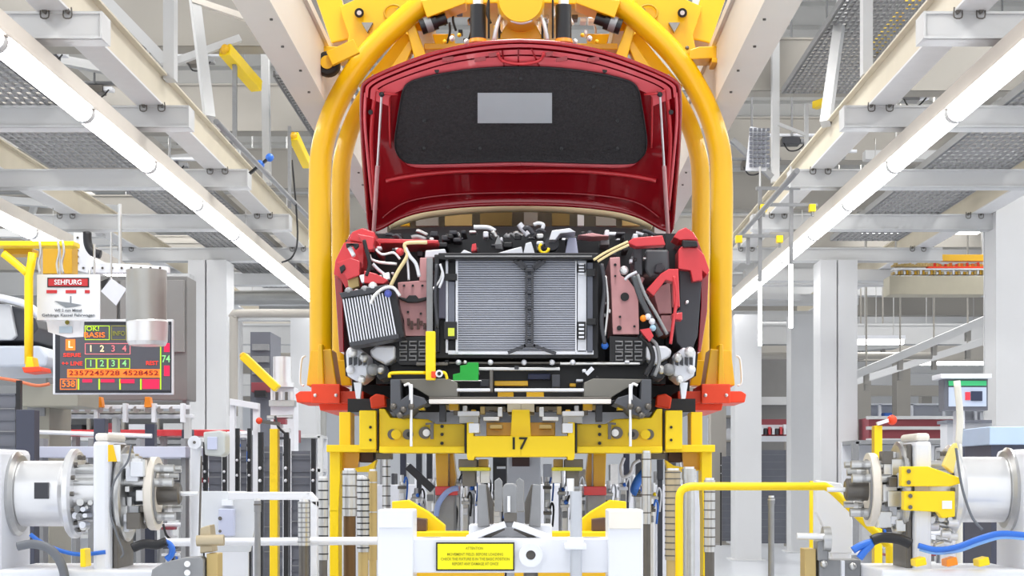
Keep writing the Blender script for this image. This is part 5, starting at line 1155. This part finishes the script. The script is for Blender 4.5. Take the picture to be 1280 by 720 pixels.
MB().pb(948, 524, 985, 546, 23.3, .5).build('rack', redw_m, rd, .004); to_floor(MB(), 949, 952, 545, 23.35, .1).build('leg', girder_m, rd); to_floor(MB(), 981, 984, 545, 23.35, .1).build('leg', girder_m, rd); MB().pb(949, 531, 984, 536, 23.27, .05).build('shelf', white_m, rd); MB().pb(949, 545, 984, 552, 23.25, .05).build('shelf', white_m, rd)
rn = random.Random(4)
for i in range(7): MB().pb(951+i*4.8, 536-rn.random()*6, 954+i*4.8, 543, 23.2, .1).build('part', (paper_m, dgrey_m, redb_m)[i % 3], rd)
rd = empty('red_rack', (P(1160, 0, 16).x, 16, 0), 'long faded red rack behind the right drum machine', 'rack')
MB().pb(1086, 522, 1195, 553, 16, .5).build('rack', redw_m, rd, .004)
for px in (1088, 1140, 1190): to_floor(MB(), px, px+3, 551, 16.05, .1).build('leg', girder_m, rd)
for y in (520, 533, 548): MB().pb(1084, y, 1196, y+4, 15.95, .06).build('shelf', beam_m, rd)
# right background
gh = empty('grey_housing', (P(968, 0, 24.6).x, 24.6, 0), 'plain grey machine housing between the two white columns on the right', 'housing')
to_floor(MB(), 948, 986, 445, 24.6, 1).build('body', mat('housing grey', '#7c7b7a'), gh, .006); MB().pb(948, 496, 986, 506, 24.5, .1).build('ledge', beam_m, gh)
ks = empty('kiosk_screen', (P(1208, 0, 9).x, 9, 0), 'dark information screen with a green strip near the right edge column', 'screen')
MB().pb(1180, 471, 1235, 513, 9, .12).build('casing', fence_m, ks, .005); MB().pb(1186, 476, 1233, 482, 8.99, .02).build('green_strip', mat('screen green', '#3fbf7a', .5, emit=.3), ks); MB().pb(1186, 484, 1233, 508, 8.99, .02).build('display', mat('screen blue grey', '#b9c6dc', .3, emit=.2), ks)
MB().pb(1207, 490, 1213, 500, 8.98, .02).build('red_icon', mat('screen red', '#e0384a', .5, emit=.2), ks); MB().pb(1214, 489, 1228, 501, 8.98, .02).build('dark_tile', mat('screen navy', '#2b3350', .4), ks)
to_floor(MB(), 1196, 1206, 513, 9.02, .08).build('stand', white_m, ks); MB().pb(1176, 467, 1240, 473, 8.95, .2).build('hood', white_m, ks, .004)
bb = empty('blue_bin', (P(1262, 0, 6.2).x, 6.2, 0), 'pale blue box on a stand at the right edge behind the drum machine', 'box')
MB().pb(1237, 533, 1290, 556, 6.2, .4).build('box', mat('pale sky blue', '#b5cbe6', .4), bb, .006); to_floor(MB(), 1239, 1290, 556, 6.21, .38).build('stand', mat('slate post paint', '#3d4050'), bb)
sp = empty('slate_post', (P(1208, 0, 7).x, 7, 0), 'dark slate post between the cream pipe and the right drum', 'post'); to_floor(MB(), 1203, 1213, 536, 7, .08).build('post', mat('slate post paint', '#3d4050'), sp)
gm = empty('grey_wall_panel', (P(1215, 0, 12).x, 12, 0), 'grey low wall panel behind the kiosk on the right', 'panel'); to_floor(MB(), 1184, 1240, 526, 12, .2).build('panel', mat('concrete grey', '#c1c3c8', .6), gm); MB().pb(1184, 525, 1240, 529, 11.95, .3).build('rail', fence_m, gm)
sh = empty('overhead_shelf', P(1185, 352, 17), 'overhead platform with a yellow rail and orange goods right of the wide column', 'platform')
MB().pb(1112, 345, 1233, 368, 17, .3).build('beam', mat('khaki beam', '#b7b19d', .5), sh, .005); MB().pb(1172, 318, 1234, 326, 17, .1).build('yellow_rail', yel_m, sh, .004)
rn = random.Random(2)
for i in range(34):
    px = 1116+i*3.4; MB().pb(px, 327+rn.random()*4, px+3, 333, 17.05, .1).build('goods', (yel_m, orl_m, tan_m, ora_m)[i % 4] if px > 1165 else tan_m, sh, .002)
    MB().pb(px, 337+rn.random()*3, px+2.6, 343, 17.02, .1).build('goods', (tan_m, paper_m, mat('ochre shade paint', '#c99a1c'))[i % 3], sh, .002)
MB().pb(1160, 333, 1232, 335, 17.0, .1).build('red_rail', ora_m, sh); MB().pb(1116, 335.5, 1232, 337, 16.98, .1).build('white_rail', paper_m, sh)
for px in (1120, 1228): MB().cyl(P(px, 345, 17.2), (P(px, 0, 17.2).x, 17.2, 10.33), .02, 8).build('hanger', steel_m, sh)
# centre background cabinet and mid-field machines
cb = empty('white_cabinet', (P(655, 0, 7.5).x, 7.5, 0), 'white cabinet with a dark window below the number 17', 'cabinet')
to_floor(MB(), 634, 676, 562, 7.5, .6).build('body', white_m, cb, .006); MB().pb(640, 569, 662, 583, 7.48, .03).build('window', brown_m, cb, .003); MB().pb(679, 580, 690, 604, 7.3, .1).build('side_box', mat('paper grey', '#d3d6e0'), cb, .003)
sc = empty('grey_screen', (P(623, 0, 6.6).x, 6.6, 0), 'dark grey box left of the white cabinet under the yellow frame', 'box')
to_floor(MB(), 616, 633, 571, 6.6, .2).build('body', dgrey_m, sc, .003); MB().pb(621, 583, 632, 586, 6.58, .02).build('label_strip', paper_m, sc)
kinds = [('valve_block', steel_m), ('valve_block', white_m), ('valve_block', dsteel_m), ('valve_block', chrome_m), ('valve_block', gsteel_m)]
rn = random.Random(11)
ordw = ['first', 'second', 'third', 'fourth', 'fifth', 'sixth', 'seventh', 'eighth']
for side_, xa, xb in (('left', 494, 630), ('right', 674, 826)):
    for row, Yr, cnt in (('front', 5.75, 7), ('rear', 6.7, 8)):
        for i in range(cnt):
            px = xa+(xb-xa)*(i+.5)/cnt+rn.uniform(-1, 1); Y = Yr+rn.uniform(0, .25); top = rn.uniform(616, 645) if row == 'front' else rn.uniform(596, 618); wd = rn.uniform(7, 11); kk = rn.randrange(5)
            cname = ('steel', 'white', 'grey', 'bright aluminium', 'dull grey')[kk]; mt = (steel_m, white_m, gsteel_m, chrome_m, gsteel_m)[kk]
            root = empty('clamping_station', (P(px, 0, Y).x, Y, 0), f'{cname} clamping station under the frame, {ordw[i]} from left in the {side_} {row} row', 'clamp', 'clamping stations '+side_)
            to_floor(MB(), px-wd/2, px+wd/2, top, Y, .12).build('block', mt, root, .006)
            MB().cyl(P(px, top, Y+.06), P(px, top-rn.uniform(5, 14), Y+.06), .014, 10).build('pin', chrome_m, root)
            MB().pb(px-wd/2-1.5, top+5, px+wd/2+1.5, top+9, Y-.015, .14).build('band', (dsteel_m, steel_m, white_m)[i % 3], root, .003)
            MB().pb(px-wd/2+1, top+14, px+wd/2-1, top+22, Y-.02, .03).build('cover', (white_m, gsteel_m, steel_m, yel2_m)[(i+kk) % 4], root, .003)
            MB().tube(smooth_path([P(px+wd*.3, top+4, Y-.02), P(px+wd*.7, top-6, Y-.03), P(px+wd, top+2, Y), P(px+wd*.8, top+24, Y)], 4), .006, 6).build('hose', (blue_m, black_m, white_m)[(i+kk) % 3], root)
            MB().ball(P(px+wd*.2, top+2, Y-.02), .014, 8).build('knob', (chrome_m, blue_m, dsteel_m, yel2_m)[i % 4], root)
tag(MB().bar(P(510, 583, 5.75), P(541, 612, 5.75), .05, .04).build('damper_strut', dgrey_m), 'dark grey damper strut slanting down left of the inner yellow leg', 'strut')
hose_([(573, 610), (564, 612), (556, 618), (548, 630), (545, 645)], 5.3, .015, mat('lavender hose', '#93a8e0', .4), 'blue_hose', 'lavender blue hose curving down right of the inner left yellow leg')
hose_([(780, 572), (776, 585), (779, 596), (788, 592), (792, 580), (800, 575)], 5.6, .01, white_m, 'white_hose', 'white looped hose right of the inner right yellow leg')
hose_([(806, 590), (798, 600), (793, 612), (797, 615)], 5.5, .025, blue_m, 'blue_hose', 'thick blue hose end beside the dark slender spindle')
for i, (px, Y_, mt) in enumerate(((500, 8, mat('slate post paint', '#3d4050')), (520, 8.6, dgrey_m), (533, 8.3, dgrey_m), (780, 8.3, mat('slate post paint', '#3d4050')), (795, 8.8, dgrey_m), (822, 8, dgrey_m))):
    solid('dark_post', f'dark upright post in the gap under the yellow frame, {["leftmost", "second", "third", "fourth", "fifth", "rightmost"][i]} from the left', 'post', [[(px, 560), (px+7, 560), (px+7, 600), (px, 600)]], Y_, .06, mt)
m2 = empty('long_machine', (0, 13, 0), 'low grey machine line across the hall behind the lifting frame', 'machine')
xa = P(440, 0, 13).x; xb = P(880, 0, 13).x
MB().box(xa, xb, 13, 14, 0, P(0, 606, 13).z).build('body', mat('machine light grey', '#d9dbe2', .5), m2, .01)
rn = random.Random(21)
for i in range(30):
    px = 446+i*14.4; h_ = rn.uniform(6, 42); MB().pb(px, 606-h_, px+rn.uniform(4, 12), 608, 13.1+rn.random()*.6, .3).build('unit', (white_m, dsteel_m, gsteel_m, dgrey_m, blue_m if i % 9 == 0 else steel_m, redw_m if i % 7 == 0 else white_m)[i % 6], m2, .01)
# far lines of racks on both sides to fill the low band
for i, (x0, x1, top, Y, mt) in enumerate(((-20, 120, 548, 15, beam_m), (120, 236, 552, 14, gsteel_m), (290, 400, 545, 17, beam_m), (910, 1020, 550, 27, beam_m), (1070, 1190, 552, 13.5, gsteel_m), (1190, 1300, 560, 15, beam_m), (890, 990, 520, 26, girder_m), (-20, 240, 515, 28, girder_m), (1060, 1300, 505, 32, white_m))):
    w_ = ['left edge', 'behind the left fence posts', 'right of the left double column', 'right of the lifting frame', 'behind the right drum machine', 'right edge', 'behind the right white column, farther', 'far left, farther', 'far right, farthest'][i]
    root = empty('storage_rack', (P((x0+x1)/2, 0, Y).x, Y, 0), f'pale storage rack with parts low in the background, {w_}', 'rack')
    xa = P(x0, 0, Y).x; xb = P(x1, 0, Y).x; zt = P(0, top, Y).z; nb = max(2, int((xb-xa)/.9)); rn = random.Random(i)
    for k in range(nb+1): MB().box(xa+(xb-xa)*k/nb-.04, xa+(xb-xa)*k/nb+.04, Y, Y+.08, 0, zt).build('upright', mt, root)
    lv = max(2, int(zt/.55))
    for k in range(lv+1): MB().box(xa, xb, Y, Y+.6, zt*k/lv-.03 if k else 0, zt*k/lv+.02).build('shelf', mt, root)
    MB().box(xa, xb, Y+.6, Y+.63, 0, zt).build('back_sheet', beam_m if i % 2 else white_m, root)
    for k in range(nb):
        for l in range(lv):
            if rn.random() < .75:
                x_ = xa+(xb-xa)*(k+.15)/nb; MB().box(x_, x_+(xb-xa)/nb*rn.uniform(.3, .7), Y+.05, Y+.5, zt*l/lv+.02, zt*l/lv+.02+rn.uniform(.12, .36)).build('part_box', (dgrey_m, white_m, gsteel_m, redw_m, steel_m, blue_m)[rn.choice((0, 1, 2, 3, 4, 0, 1, 2, 4, 5))], root)

rn = random.Random(77)
skip_ = {5, 6, 7, 8, 17}
spots = [(250, 560), (268, 610), (300, 640), (210, 655), (225, 690), (900, 600), (925, 640), (960, 600), (1000, 640), (1060, 690), (1110, 655), (1165, 665), (1215, 560), (30, 600), (120, 690), (180, 560), (1235, 690), (990, 580), (350, 520), (300, 540)]
wl = ['behind the sensor pole, top', 'behind the switch box', 'below the white rail bend', 'under the left disc', 'beside the tan block', 'behind the right yellow leg', 'left of the white column foot', 'over the right fence', 'beside the wide right column foot', 'beside the white shield', 'under the right disc', 'under the yellow brackets', 'above the right drum', 'behind the left drum', 'under the left flange', 'behind the left disc, top', 'under the right drum', 'between the right columns', 'beside the pump', 'inside the welded stand']
for i, (px, py) in enumerate(spots):
    if i in skip_: continue
    Y = 9.6+.2*(i % 5); r_ = empty('pipe_stand', (P(px, 0, Y).x, Y, 0), 'small pipe stand with valves in the background, '+wl[i], 'stand')
    to_floor(MB(), px-3, px+3, py, Y, .06).build('upright', (white_m, steel_m, gsteel_m)[i % 3], r_)
    for k in range(4): MB().pb(px-9+rn.random()*6, py+4+k*11, px+4+rn.random()*8, py+7+k*11+rn.random()*4, Y-.05, .08).build('valve', (dgrey_m, white_m, steel_m, redw_m, chrome_m)[(i+k) % 5], r_, .003)
    MB().cyl(P(px-16, py+2, Y), P(px+16, py+1, Y), .022, 10).build('pipe', (steel_m, white_m)[i % 2], r_)
    MB().tube(smooth_path([P(px-6, py, Y-.05), P(px-2, py+14, Y-.07), P(px+8, py+26, Y-.05), P(px+5, py+50, Y-.04)], 4), .012, 6).build('cable', (black_m, blue_m, cable_m)[i % 3], r_)

rn = random.Random(31)
seq = [(60, 66, 14, 'left, between the first and second cross beam, outer'), (150, 70, 13, 'left, behind the nearest light strip joint'), (118, 110, 14.5, 'left, above the second cross beam'), (212, 205, 16, 'left, above the third cross beam'), (255, 185, 17, 'left, behind the third cross beam end'), (245, 75, 15.5, 'left, between the two tall posts'), (305, 140, 16.5, 'left, behind the thin rod'), (70, 225, 17.5, 'left, above the fourth cross beam'),
       (940, 205, 16.5, 'right, below the perforated tray'), (990, 175, 17, 'right, behind the slanted post'), (1140, 120, 15, 'right, above the second cross beam'), (1215, 105, 16, 'right, over the light strip'), (1180, 180, 18, 'right, behind the second cross beam'), (1110, 185, 18, 'right, between posts and light strip'), (1255, 182, 18, 'right edge, behind the second cross beam'), (1035, 195, 17, 'right, above the third cross beam')]
for i, (px, py, Y, wd_) in enumerate(seq):
    r_ = empty('junction_unit', P(px, py+8, Y), 'small dark roof junction unit, '+wd_, 'junction box')
    MB().pb(px-12, py-4, px+10, py+5, Y, .15).build('box', (dgrey_m, gsteel_m, dsteel_m)[i % 3], r_, .006)
    MB().pb(px+11, py-2, px+22, py+3, Y+.02, .1).build('side_box', (white_m, gsteel_m)[i % 2], r_, .004)
    MB().cyl(P(px-34, py-6, Y+.1), P(px+36, py-6, Y+.1), .03, 8).build('conduit', (gsteel_m, white_m)[i % 2], r_)
    MB().cyl(P(px, py-5, Y+.08), (P(px, 0, Y).x, Y+.08, 10.33), .018, 8).build('drop_rod', gsteel_m, r_)
    MB().tube(smooth_path([P(px-10, py+4, Y), P(px-4, py+13, Y-.05), P(px+8, py+12, Y), P(px+18, py+2, Y)], 4), .012, 6).build('cable', black_m, r_)
